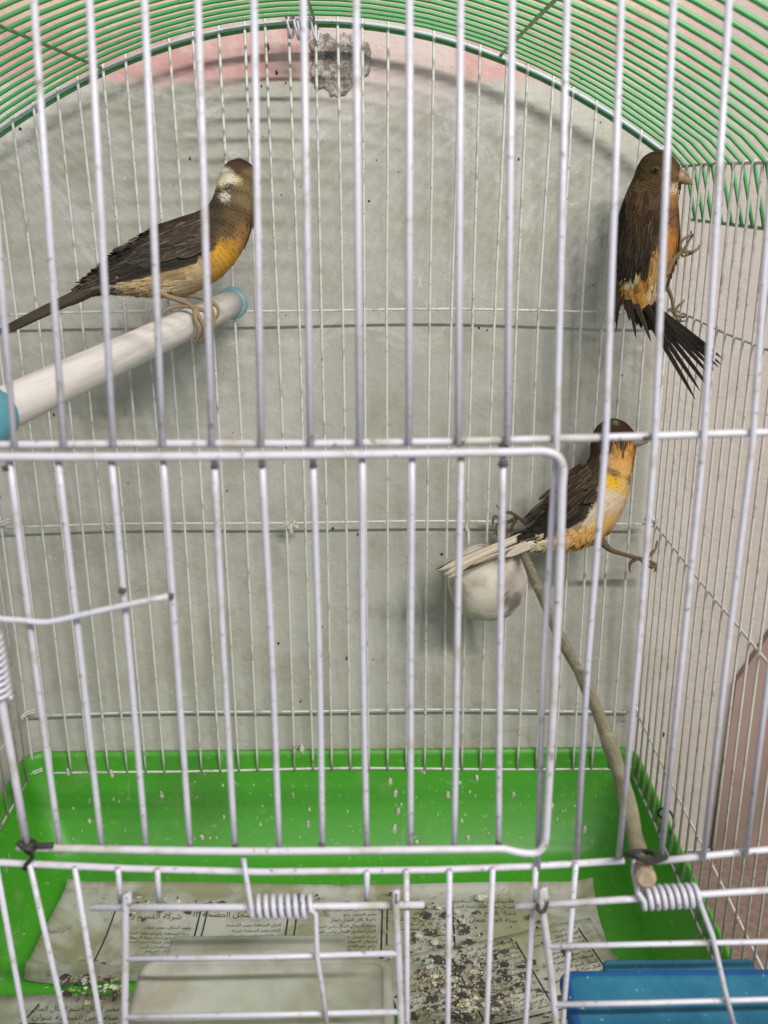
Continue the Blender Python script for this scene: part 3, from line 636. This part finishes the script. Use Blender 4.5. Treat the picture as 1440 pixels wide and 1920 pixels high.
tag(hk.build('seed_husks', 'husk', smooth=False), 'scattered seed husks and crumbs on the newspaper in the tray', 'litter', kind='stuff')
dk_ = MB(); wt_ = MB()
for (u, v, su, sv, n) in ((855, 1855, 58, 42, 330), (900, 1850, 40, 40, 110), (820, 1735, 25, 20, 30), (640, 1690, 330, 14, 70), (165, 1825, 45, 22, 60), (960, 1780, 80, 60, 60), (300, 1685, 50, 8, 40)):
    for i in range(n):
        p = atz(r5.gauss(u, su), min(r5.gauss(v, sv), 1990), -41.0)
        if p[1] < 4 or p[1] > 26.6 or p[0] < -17.4 or p[0] > 14: continue
        (dk_ if r5.random() < .72 else wt_).ball((p[0], p[1], (-41.02 if p[0] > 2 else -41.3) + r5.uniform(0, .06)), r5.choice((.03, .04, .05, .07, .09, .12, .17)), 8, 5, (r5.uniform(.6, 1.9), r5.uniform(.6, 1.5), .45), wob=.9)
tag(dk_.build('dark_droppings', 'grime', smooth=False), 'dark dried droppings strewn over the newspapers in the tray', 'droppings', kind='stuff')
tag(wt_.build('white_droppings', 'dropping', smooth=False), 'pale dried droppings strewn over the newspapers in the tray', 'droppings', kind='stuff')
# crust on a back rod
q = MB(); p = aty(545, 990, D - .1)
for i in range(9): q.ball((p[0] + r5.uniform(-.35, .35), p[1] + r5.uniform(-.1, .1), p[2] + r5.uniform(-.3, .4)), r5.uniform(.1, .22), 7, 5, (1, .7, 1), wob=.8)
tag(q.build('dried_crust', 'dropping', smooth=False), 'pale dried crust stuck on the middle back rod', 'crust')

# ------------------------------------------------------------------ canaries
def lerp(a, b_, t): return tuple(x + (y - x) * t for x, y in zip(a, b_))
def bird(spec):
    ou, ov, sc = spec['crop']; k_ = FPX / spec['Z']          # px per cm at the bird
    rb = random.Random(spec['seed'])
    st = cr([(x, y, r) for x, y, r in spec['body']], 5); st = [(x, y, max(r, 4)) for x, y, r in st]
    ctr = np.array([(x, y) for x, y, r in st]); rad = np.array([r for x, y, r in st])
    sl = spec.get('slope', 0.0); x_ref = spec['xref']; ratio = spec.get('ratio', .92)
    def to3(x, y, c):       # crop px + depth in cm (negative = towards the viewer)
        return Vector(atd(ou + x / sc, ov + y / sc, spec['Z'] + sl * (x - x_ref) / sc / k_ + c))
    def near(x, y):         # depth of body surface below a point, cm
        d2 = rad ** 2 - ((ctr - np.array((x, y))) ** 2).sum(1); return ratio * math.sqrt(max(d2.max(), 0)) / sc / k_
    cl = spec['colors']; cpx = np.array([(c[0], c[1]) for c in cl], float); csg = np.array([c[3] for c in cl], float); cv = np.array([c[2] for c in cl], float)
    def colour(x, y):
        d2 = ((cpx - np.array((x, y))) ** 2).sum(1) / csg ** 2; w_ = np.exp(-d2 * 1.6) + 1e-9; w_ = w_ ** 2; c = (cv * w_[:, None]).sum(0) / w_.sum(); return tuple(c)
    mb = MB(); nr = 26; R = []
    for i, (x, y, r) in enumerate(st):
        a = ctr[max(i - 1, 0)]; b_ = ctr[min(i + 1, len(st) - 1)]; t = (b_ - a) / (np.linalg.norm(b_ - a) + 1e-9); n = np.array((-t[1], t[0])); R.append((x, y, r, t, n))
    V = []; Cc = []; F = []
    for x, y, r, t, n in R:
        for kk in range(nr):
            a = 2 * math.pi * kk / nr; px_, py_ = x + n[0] * r * math.cos(a) * .97, y + n[1] * r * math.cos(a) * .97
            V.append(tuple(to3(px_, py_, -math.sin(a) * r * ratio / sc / k_ * .97))); Cc.append(colour(px_, py_))
    m = len(R)
    for i in range(m - 1):
        for kk in range(nr): a = i * nr + kk; b_ = i * nr + (kk + 1) % nr; F.append((a, b_, b_ + nr, a + nr))
    F.append(tuple(range(nr))); F.append(tuple(range((m - 1) * nr, m * nr))[::-1])
    mb.add(V, F, Cc)
    # legs and toes grow from the body mesh
    lc = spec.get('legcol', (.22, .15, .09))
    def thick(px): return px / sc / k_
    for leg in spec['legs']:
        pts = [to3(x, y, c) for x, y, c, r in leg]; rs = [thick(r) for x, y, c, r in leg]
        tt = cr([(*p, r) for p, r in zip(pts, rs)], 4)
        cols = None; mb.tube([q[:3] for q in tt], [max(q[3], .02) for q in tt], 7, lc)
    body = mb.build(spec['name'], 'feather', attr=True)
    tag(body, spec['label'], 'canary', 'canaries in the cage')
    # contour feathers
    fm = MB(); cum = np.cumsum([max(r[2], 12) for r in R]); tot = cum[-1]
    def feather(P0, T, Nn, L, wd, c, dark, lift, rows=4, pale=1.0, curve=0.0):
        Sd = T.cross(Nn).normalized(); V = []; C_ = []
        prof = (.45, .95, 1.0, .72, .16) if rows == 4 else (.5, .85, 1.0, 1.0, .95, .82, .55, .1)
        rows = len(prof) - 1
        for i in range(rows + 1):
            t = i / rows; cen = P0 + T * (L * t) + Nn * (lift * L * t + curve * L * t * (1 - t)); wv = wd * .5 * prof[i]
            V += [tuple(cen - Sd * wv - Nn * wv * .25), tuple(cen + Nn * wv * .12), tuple(cen + Sd * wv - Nn * wv * .25)]
            e = lerp(c, (.55, .47, .34), .0 if pale == 1 else pale) ; e = tuple(min(1, x * 1.12) for x in e)
            md = tuple(x * (1 - dark) for x in c); C_ += [e, md, e]
        Fq = []
        for i in range(rows): a = i * 3; Fq += [(a, a + 1, a + 4, a + 3), (a + 1, a + 2, a + 5, a + 4)]
        return V, Fq, C_
    for i in range(spec.get('nf', 2600) * 2):
        tgt = rb.random() * tot; ri = int(np.searchsorted(cum, tgt)); ri = min(ri, m - 2); x, y, r, t, n = R[ri]; a = rb.random() * 2 * math.pi
        px_, py_ = x + n[0] * r * math.cos(a), y + n[1] * r * math.cos(a); c_ = -math.sin(a) * r * ratio / sc / k_
        P0 = to3(px_, py_, c_); C0_ = to3(x, y, 0); Nn = (P0 - C0_).normalized()
        x2, y2, r2_, t2, n2 = R[min(ri + 2, m - 1)]; P1 = to3(x2 + n2[0] * r2_ * math.cos(a), y2 + n2[1] * r2_ * math.cos(a), -math.sin(a) * r2_ * ratio / sc / k_)
        T = P1 - P0; T = (T - Nn * T.dot(Nn))
        if T.length < 1e-5: continue
        T.normalize(); Sd = T.cross(Nn); T = (T + Sd * rb.uniform(-.22, .22)).normalized()
        hd = min(1, ri / (m * .30)); L = (.22 + .50 * hd) * rb.uniform(.7, 1.25); wd = L * rb.uniform(.26, .4)
        cc_ = colour(px_ + rb.gauss(0, spec.get('jit', 15)), py_ + rb.gauss(0, spec.get('jit', 15))); br = rb.uniform(.66, 1.34) if sum(cc_) < .4 else rb.uniform(.85, 1.15); cc_ = tuple(min(1, q_ * br) for q_ in cc_)
        lum = sum(cc_) / 3; fm.add(*feather(P0 - Nn * .02, T, Nn, L, wd, cc_, (.6 if lum < .16 else .12) * rb.random(), rb.uniform(.0, .07)))
    fm.build('plumage', 'feather', body, attr=True)['kind'] = 'stuff'
    # wings (near and far side)
    for side in (-1, 1):
        wm = MB()
        if side == 1 and 'farwing' in spec: rows_ = spec['farwing']
        else: rows_ = spec['wing']
        for layer, (x0, y0, x1, y1, wpx, c, dk, pl_) in enumerate(rows_):
            L2d = math.hypot(x1 - x0, y1 - y0); n = 9; V = []; C_ = []; Fq = []
            tx, ty = (x1 - x0) / L2d, (y1 - y0) / L2d; nx_, ny_ = -ty, tx
            off = .04 + .24 * layer / len(rows_); base = spec.get('wbend', 0.0)
            for i in range(n + 1):
                t = i / n; prof = (.55, .8, .95, 1, 1, .98, .9, .76, .5, .06)[i]; hw = wpx * .5 * prof; bow = base * L2d * t * (1 - t)
                cx_, cy_ = x0 + tx * L2d * t + nx_ * bow, y0 + ty * L2d * t + ny_ * bow
                for s_, kk in ((-1, 0), (0, 1), (1, 2)):
                    px_, py_ = cx_ + nx_ * hw * s_, cy_ + ny_ * hw * s_
                    dpt = near(px_, py_); dpt = max(dpt, .16) + off + (.03 if kk == 1 else 0)
                    V.append(tuple(to3(px_, py_, side * dpt)))
                    cc_ = c if kk == 1 else lerp(c, (.34, .27, .18), pl_ if s_ > 0 else pl_ * .3); bb = 1 + rb.uniform(-.12, .12); C_.append(tuple(min(1, q_ * bb * (1 - dk if kk == 1 else 1)) for q_ in cc_))
            for i in range(n): a = i * 3; Fq += [(a, a + 1, a + 4, a + 3), (a + 1, a + 2, a + 5, a + 4)]
            wm.add(V, Fq, C_)
        wm.build('wing', 'feather', body, attr=True)
    # tail feathers, one mesh each
    for i, (x0, y0, x1, y1, w0, w1, c, c2, dz) in enumerate(spec['tail']):
        tm = MB(); n = 9; V = []; C_ = []; Fq = []; L2d = math.hypot(x1 - x0, y1 - y0); tx, ty = (x1 - x0) / L2d, (y1 - y0) / L2d; nx_, ny_ = -ty, tx
        for j in range(n + 1):
            t = j / n; hw = (w0 + (w1 - w0) * t) * .5 * (1, 1, 1, 1, 1, 1, .98, .92, .7, .12)[j]; bow = spec.get('tbow', 0) * L2d * t * (1 - t)
            for s_ in (-1, 0, 1):
                V.append(tuple(to3(x0 + tx * L2d * t + nx_ * (hw * s_ + bow), y0 + ty * L2d * t + ny_ * (hw * s_ + bow), dz - (.03 if s_ == 0 else 0) + spec.get('tdz', 0) * t)))
                cc_ = tuple(q_ * .6 for q_ in c) if s_ == 0 else (c2 if s_ > 0 else c); C_.append(cc_)
        for j in range(n): a = j * 3; Fq += [(a, a + 1, a + 4, a + 3), (a + 1, a + 2, a + 5, a + 4)]
        tm.add(V, Fq, C_); o = tm.build('tail_feather', 'feather', body, attr=True); so = o.modifiers.new('thick', 'SOLIDIFY'); so.thickness = .0002
    # beak and eyes
    bx0, by0, bx1, by1, br_, bz = spec['beak']; bk = MB(); a = to3(bx0, by0, bz[0]); b_ = to3(bx1, by1, bz[1]); rr = thick(br_)
    tt = [(a - (b_ - a) * .3, rr * .95), (a, rr), (a + (b_ - a) * .3, rr * .82), (a + (b_ - a) * .65, rr * .48), (a + (b_ - a) * .9, rr * .2), (b_, rr * .04)]
    bk.tube([t[0] - Vector((0, 0, rr * .25 * (i / 5) ** 2)) for i, t in enumerate(tt)], [t[1] for t in tt], 12); bk.build('beak', spec.get('beakmat', 'beak'), body)
    for (x, y, c) in spec['eyes']:
        e = MB(); e.ball(to3(x, y, c), .14, 12, 8); eo = e.build('eye', 'eye', body)
        e = MB(); pc = to3(x, y, c); hd_ = to3(st[8][0], st[8][1], 0); nn = (pc - hd_).normalized(); s1 = nn.orthogonal().normalized(); s2 = nn.cross(s1)
        e.tube([pc + nn * .05 + (s1 * math.cos(q_ * .628) + s2 * math.sin(q_ * .628)) * .15 for q_ in range(11)], .028, 6, caps=False); e.build('eyelid', 'eyering', eo)
    return body
BK, DB, BR, MBR = (.026, .022, .018), (.052, .038, .024), (.10, .068, .034), (.16, .11, .06)
OR, YO, BF, CR_, WH, GB, OB = (.36, .17, .05), (.62, .30, .03), (.42, .31, .18), (.58, .47, .30), (.66, .61, .52), (.16, .13, .10), (.30, .15, .05)
def fan(n, a0, a1, b0, b1, wd, c, dk, pl):
    out = []
    for i in range(n):
        t = i / max(1, n - 1); p = lerp(a0, a1, t); q = lerp(b0, b1, t); e = rnd.uniform(-.10, .14); g = rnd.uniform(-.1, .1)
        L_ = math.hypot(q[0] - p[0], q[1] - p[1]); q = (q[0] + (q[0] - p[0]) * e + rnd.uniform(-.04, .04) * L_, q[1] + (q[1] - p[1]) * e + rnd.uniform(-.04, .04) * L_); p = (p[0] + (p[0] - q[0]) * g, p[1] + (p[1] - q[1]) * g)
        sh = rnd.uniform(.75, 1.3); out.append((*p, *q, wd * rnd.uniform(.6, .9), tuple(x * sh for x in lerp(c[0], c[1], t)), dk, pl * rnd.uniform(.2, 1)))
    return out
def fan2(n, *a): return fan(int(n * 1.8), *a)
def scatter(a, b_, c_, n, L, wd, col0, col1, dk, pl):      # small coverts strewn over a triangle-ish patch a-b (front edge) towards c_
    mx, my = (a[0] + b_[0]) / 2, (a[1] + b_[1]) / 2; dl = math.hypot(c_[0] - mx, c_[1] - my); dx, dy = (c_[0] - mx) / dl, (c_[1] - my) / dl; out = []
    for t in sorted((rnd.random() for _ in range(n)), reverse=True):
        sv = rnd.uniform(-.5, .5) * (1 - .35 * t); x = mx + (b_[0] - a[0]) * sv + (c_[0] - mx) * t; y = my + (b_[1] - a[1]) * sv + (c_[1] - my) * t
        l = L * rnd.uniform(.7, 1.3) * (.6 + .8 * t); yw = rnd.uniform(-.14, .14); sh = rnd.uniform(.65, 1.5); out.append((x, y, x + (dx - dy * yw) * l, y + (dy + dx * yw) * l, wd * rnd.uniform(.7, 1.2), tuple(q * sh for q in lerp(col0, col1, t)), dk, pl * rnd.uniform(0, 1)))
    return out

# perching bird, back and nape turned to the viewer
Z1b = 47.6
bird(dict(name='canary', seed=1, label='brown canary with white nape patch and orange breast perching on the white dowel', crop=(0, 240, 2.5714), Z=Z1b, slope=.42, xref=950, nf=3000,
    body=[(1168, 140, 10), (1166, 165, 60), (1162, 212, 90), (1154, 270, 99), (1142, 340, 106), (1118, 415, 120), (1068, 490, 148), (1000, 552, 172), (910, 603, 182), (810, 640, 162), (715, 668, 128), (630, 690, 94), (550, 715, 62), (480, 742, 36), (430, 765, 14)],
    colors=[(1170, 160, (.055, .030, .022), 60), (1108, 228, (.55, .50, .40), 36), (1085, 250, CR_, 26), (1155, 245, CR_, 22), (1205, 235, (.14, .10, .045), 55), (1190, 300, (.15, .11, .05), 55), (1110, 280, (.07, .055, .04), 22), (1090, 325, (.5, .46, .4), 24), (1050, 310, (.08, .07, .05), 30), (1150, 300, (.12, .09, .05), 30), (1200, 340, (.17, .125, .06), 60), (1140, 400, BR, 70), (1050, 400, DB, 70), (1200, 440, (.15, .085, .04), 45), (1185, 500, (.27, .14, .06), 42), (1110, 590, (.52, .27, .035), 52), (1170, 550, (.34, .18, .06), 40), (1110, 500, (.10, .065, .035), 45), (1060, 660, (.50, .28, .05), 50), (1030, 720, (.46, .27, .09), 40), (960, 700, BF, 60), (900, 760, CR_, 60), (850, 690, (.30, .21, .11), 60), (760, 690, (.40, .24, .08), 40), (800, 750, BF, 50), (700, 740, BF, 40), (640, 740, (.30, .26, .2), 40), (560, 740, (.14, .115, .085), 50), (480, 760, GB, 40), (900, 480, DB, 110), (700, 580, BK, 90), (560, 660, DB, 60)],
    wing=fan2(9, (760, 665), (860, 560), (440, 765), (400, 728), 34, (DB, BK), .4, .35) + fan2(7, (950, 630), (930, 490), (560, 720), (570, 665), 48, (BK, (.05, .045, .042)), .35, .25) + scatter((1085, 555), (985, 430), (700, 590), 110, 115, 28, (.060, .045, .032), (.030, .028, .027), .4, .42),
    tail=[(560 - i * 6, 700 + i * 10, -30 + i * 9, 975 + i * 3, 32, 14, lerp(BK, (.045, .038, .028), i / 5), (.075, .062, .04), -.10 - .03 * i) for i in range(6)] + [(600, 728, 400, 800, 60, 34, GB, GB, -.05), (540, 745, 330, 850, 40, 20, (.10, .085, .06), GB, -.1)],
    tbow=.03, wbend=-.03,
    legs=[[(770, 755, -.3, 26), (800, 795, -.75, 13), (850, 815, -.95, 12), (905, 835, -1.1, 12), (945, 865, -1.15, 12)],
          [(945, 860, -1.15, 12), (965, 900, -1.25, 11), (985, 950, -1.1, 10), (985, 1000, -.75, 8), (960, 1030, -.5, 4)],
          [(945, 860, -1.15, 12), (950, 915, -1.3, 10), (965, 970, -1.2, 9), (955, 1010, -.9, 6), (935, 1030, -.7, 3)],
          [(945, 862, -1.15, 11), (1000, 880, -1.1, 10), (1035, 935, -.95, 9), (1030, 985, -.7, 5)],
          [(930, 855, -1.1, 11), (870, 850, -.95, 10), (815, 865, -.9, 8), (785, 890, -.8, 4)],
          [(840, 760, .3, 26), (880, 795, .2, 14), (960, 805, -.1, 13), (1010, 825, -.3, 12)],
          [(1010, 825, -.3, 12), (1050, 850, -.35, 10), (1062, 880, -.35, 9), (1050, 915, -.3, 5)], [(1010, 825, -.3, 12), (1030, 870, -.6, 10), (1040, 930, -.75, 8), (1025, 965, -.65, 4)]],
    legcol=(.26, .20, .12), beak=(1195, 245, 1225, 262, 30, (.95, 1.9)), eyes=[(1238, 225, .25)]))

# bird clinging to the right side wires
bird(dict(name='canary', seed=2, label='dark brown canary with splayed black tail clinging upright to the side wires', crop=(1060, 240, 3.5553), Z=50.3, slope=0.0, xref=560, nf=3000, ratio=.9,
    body=[(655, 160, 12), (655, 178, 66), (650, 225, 122), (642, 290, 150), (628, 370, 160), (602, 460, 176), (582, 560, 198), (570, 670, 208), (560, 780, 203), (545, 890, 186), (528, 990, 160), (512, 1080, 124), (508, 1160, 84), (525, 1225, 48), (545, 1270, 14)],
    colors=[(640, 190, (.042, .024, .010), 110), (560, 330, (.055, .035, .015), 90), (740, 250, (.09, .05, .022), 60), (720, 330, (.12, .075, .035), 60), (640, 420, (.060, .037, .018), 90), (500, 440, (.09, .066, .03), 80), (740, 430, CR_, 36), (745, 500, (.30, .15, .05), 50), (700, 600, (.15, .075, .03), 70), (760, 640, (.26, .11, .05), 40), (710, 740, (.38, .17, .04), 55), (690, 860, (.36, .19, .06), 60), (660, 800, (.12, .06, .03), 30), (640, 940, (.30, .18, .07), 60), (560, 960, (.27, .13, .03), 60), (450, 960, (.34, .30, .19), 40), (430, 1060, (.36, .19, .04), 60), (520, 1080, (.36, .19, .045), 60), (480, 1010, (.20, .10, .03), 30), (570, 1150, CR_, 40), (620, 1030, BF, 50), (480, 1200, BK, 60), (420, 650, BK, 120), (530, 700, DB, 120), (600, 560, (.10, .05, .022), 60), (400, 850, BK, 80)],
    wing=fan2(8, (520, 860), (400, 760), (380, 1180), (330, 1300), 40, (DB, BK), .4, .3) [4:] + fan2(8, (600, 700), (420, 640), (540, 930), (360, 1000), 50, (DB, BK), .35, .25) + scatter((690, 440), (440, 420), (490, 860), 120, 130, 36, (.065, .038, .018), (.028, .021, .015), .55, .16),
    farwing=fan2(9, (420, 640), (390, 560), (330, 1340), (345, 1050), 44, (DB, BK), .4, .2) + fan2(7, (500, 560), (420, 480), (400, 900), (370, 820), 60, (DB, BK), .4, .15),
    tail=[(480 + i * 16, 1160 + i * 6, x1, y1, 40, 26, BK, (.05, .042, .035), -.1 + .05 * i) for i, (x1, y1) in enumerate(((872, 1825), (905, 1770), (975, 1760), (978, 1670), (998, 1632), (1030, 1612), (1052, 1600), (1056, 1555)))] + [(430, 1120, 480, 1415, 40, 16, BK, DB, -.2), (470, 1150, 580, 1440, 44, 18, DB, (.10, .07, .05), -.25), (410, 1130, 440, 1300, 40, 20, BK, BK, .1), (520, 1150, 700, 1480, 60, 30, BK, BK, -.02), (560, 1160, 760, 1400, 60, 30, BK, BK, .1)],
    tbow=-.03, tdz=-3.5,
    legs=[[(640, 960, -0.55, 40), (690, 985, -0.55, 20), (715, 930, -0.45, 14), (745, 880, -0.35, 13), (790, 838, -0.25, 13)],
          [(790, 838, -0.25, 12), (840, 842, -0.20, 10), (885, 830, -0.15, 9), (912, 795, -0.10, 5)], [(785, 842, -0.25, 12), (780, 790, -0.35, 10), (810, 750, -0.30, 9), (850, 730, -0.20, 8), (852, 698, -0.15, 4)], [(790, 838, -0.25, 11), (820, 800, -0.15, 9), (840, 765, -0.10, 8), (890, 695, -0.05, 4)], [(785, 845, -0.25, 11), (800, 870, -0.05, 8), (860, 850, 0.00, 6), (905, 820, 0.05, 4)],
          [(640, 1040, 1.05, 36), (690, 1080, 1.35, 18), (720, 1150, 1.55, 12), (735, 1250, 1.65, 12)],
          [(735, 1250, 1.65, 11), (760, 1205, 1.65, 9), (790, 1180, 1.65, 7), (808, 1160, 1.70, 4)], [(735, 1250, 1.65, 11), (780, 1275, 1.70, 9), (840, 1265, 1.75, 5)], [(735, 1250, 1.65, 10), (705, 1225, 1.65, 8), (690, 1230, 1.65, 4)], [(740, 1255, 1.65, 10), (765, 1300, 1.70, 8), (820, 1300, 1.75, 4)]],
    legcol=(.20, .15, .09), beak=(785, 340, 868, 382, 48, (-.1, -.05)), eyes=[(622, 290, -1.15), (668, 285, 1.05)]))

# bird stretched between the cup and the back corner
bird(dict(name='canary', seed=3, jit=7, label='dark winged canary with yellow throat and cream tail straddling cup and corner wires', crop=(780, 740, 2.88), Z=55.4, slope=.0, xref=950, nf=3000, ratio=.88,
    body=[(1082, 138, 10), (1080, 155, 60), (1076, 195, 104), (1072, 250, 122), (1064, 320, 116), (1048, 395, 126), (1018, 470, 152), (972, 545, 176), (915, 620, 180), (845, 685, 152), (770, 735, 112), (700, 765, 80), (635, 785, 52), (580, 790, 24)],
    colors=[(1060, 160, (.045, .028, .016), 70), (1150, 190, (.05, .02, .015), 50), (1080, 160, (.35, .30, .18), 18), (980, 250, (.06, .035, .018), 80), (1110, 265, (.08, .045, .025), 30), (1105, 330, (.56, .29, .08), 66), (1040, 330, (.40, .25, .16), 40), (1130, 390, (.62, .36, .12), 50), (1080, 440, (.20, .12, .06), 28), (1160, 470, (.25, .16, .08), 26), (1070, 490, (.66, .38, .03), 46), (1130, 510, (.60, .42, .16), 40), (1060, 570, (.58, .48, .36), 55), (1000, 630, (.55, .46, .34), 50), (1090, 600, (.56, .42, .26), 50), (1030, 700, (.60, .37, .12), 60), (950, 760, (.62, .36, .13), 70), (850, 790, (.58, .38, .17), 60), (760, 810, CR_, 60), (670, 830, WH, 50), (900, 680, (.34, .25, .16), 40), (900, 420, DB, 90), (850, 560, BK, 110), (720, 640, BK, 90), (640, 740, BK, 60)],
    wing=fan2(8, (800, 700), (740, 560), (600, 815), (570, 690), 38, ((.05, .045, .04), BK), .4, .35) + fan2(8, (920, 660), (800, 480), (640, 815), (600, 700), 50, (BK, BK), .35, .3) + scatter((1000, 540), (930, 345), (740, 620), 120, 115, 30, (.055, .034, .020), (.026, .021, .017), .5, .5),
    tail=[(620, 742, 108, 945, 30, 20, (.03, .026, .022), (.05, .04, .03), .08), (620, 755, 118, 950, 44, 34, WH, CR_, .0), (615, 770, 150, 975, 44, 38, CR_, WH, -.05), (600, 785, 170, 990, 40, 34, WH, BF, -.08), (590, 795, 250, 955, 26, 24, (.10, .085, .06), (.07, .06, .045), -.13), (620, 800, 300, 925, 30, 20, (.30, .25, .18), WH, -.10), (640, 800, 480, 880, 60, 30, WH, CR_, -.06)],
    tbow=.015, tdz=-1.7,
    legs=[[(960, 770, -0.20, 46), (1000, 800, -0.10, 26), (1045, 845, 0.10, 15), (1110, 868, 0.70, 12), (1190, 892, 1.57, 12), (1225, 900, 1.93, 12)],
          [(1225, 898, 1.93, 12), (1270, 870, 2.27, 11), (1295, 830, 2.62, 9), (1302, 800, 2.80, 5)], [(1220, 905, 1.93, 13), (1250, 935, 2.27, 12), (1285, 940, 2.62, 9), (1296, 965, 2.80, 4)], [(1225, 900, 1.93, 11), (1265, 915, 2.45, 10), (1300, 935, 2.80, 7), (1280, 970, 2.80, 3)], [(1200, 892, 1.57, 11), (1160, 915, 1.49, 9), (1150, 950, 1.57, 5), (1158, 970, 1.66, 3)],
          [(690, 760, 1.40, 26), (620, 720, 2.10, 12), (560, 675, 2.45, 11), (540, 660, 2.75, 11)], [(545, 665, 2.75, 11), (510, 640, 2.85, 9), (470, 640, 2.95, 8), (435, 600, 3.05, 4)], [(545, 665, 2.75, 10), (490, 690, 2.85, 9), (425, 660, 2.95, 8), (415, 720, 2.95, 4)], [(545, 665, 2.75, 10), (500, 740, 2.75, 9), (440, 700, 2.95, 7), (425, 760, 2.95, 4)]],
    legcol=(.13, .095, .055), beak=(1175, 272, 1258, 264, 28, (-.15, -.15)), beakmat='beakgrey', eyes=[(1110, 255, -1.02), (1120, 255, .98)]))
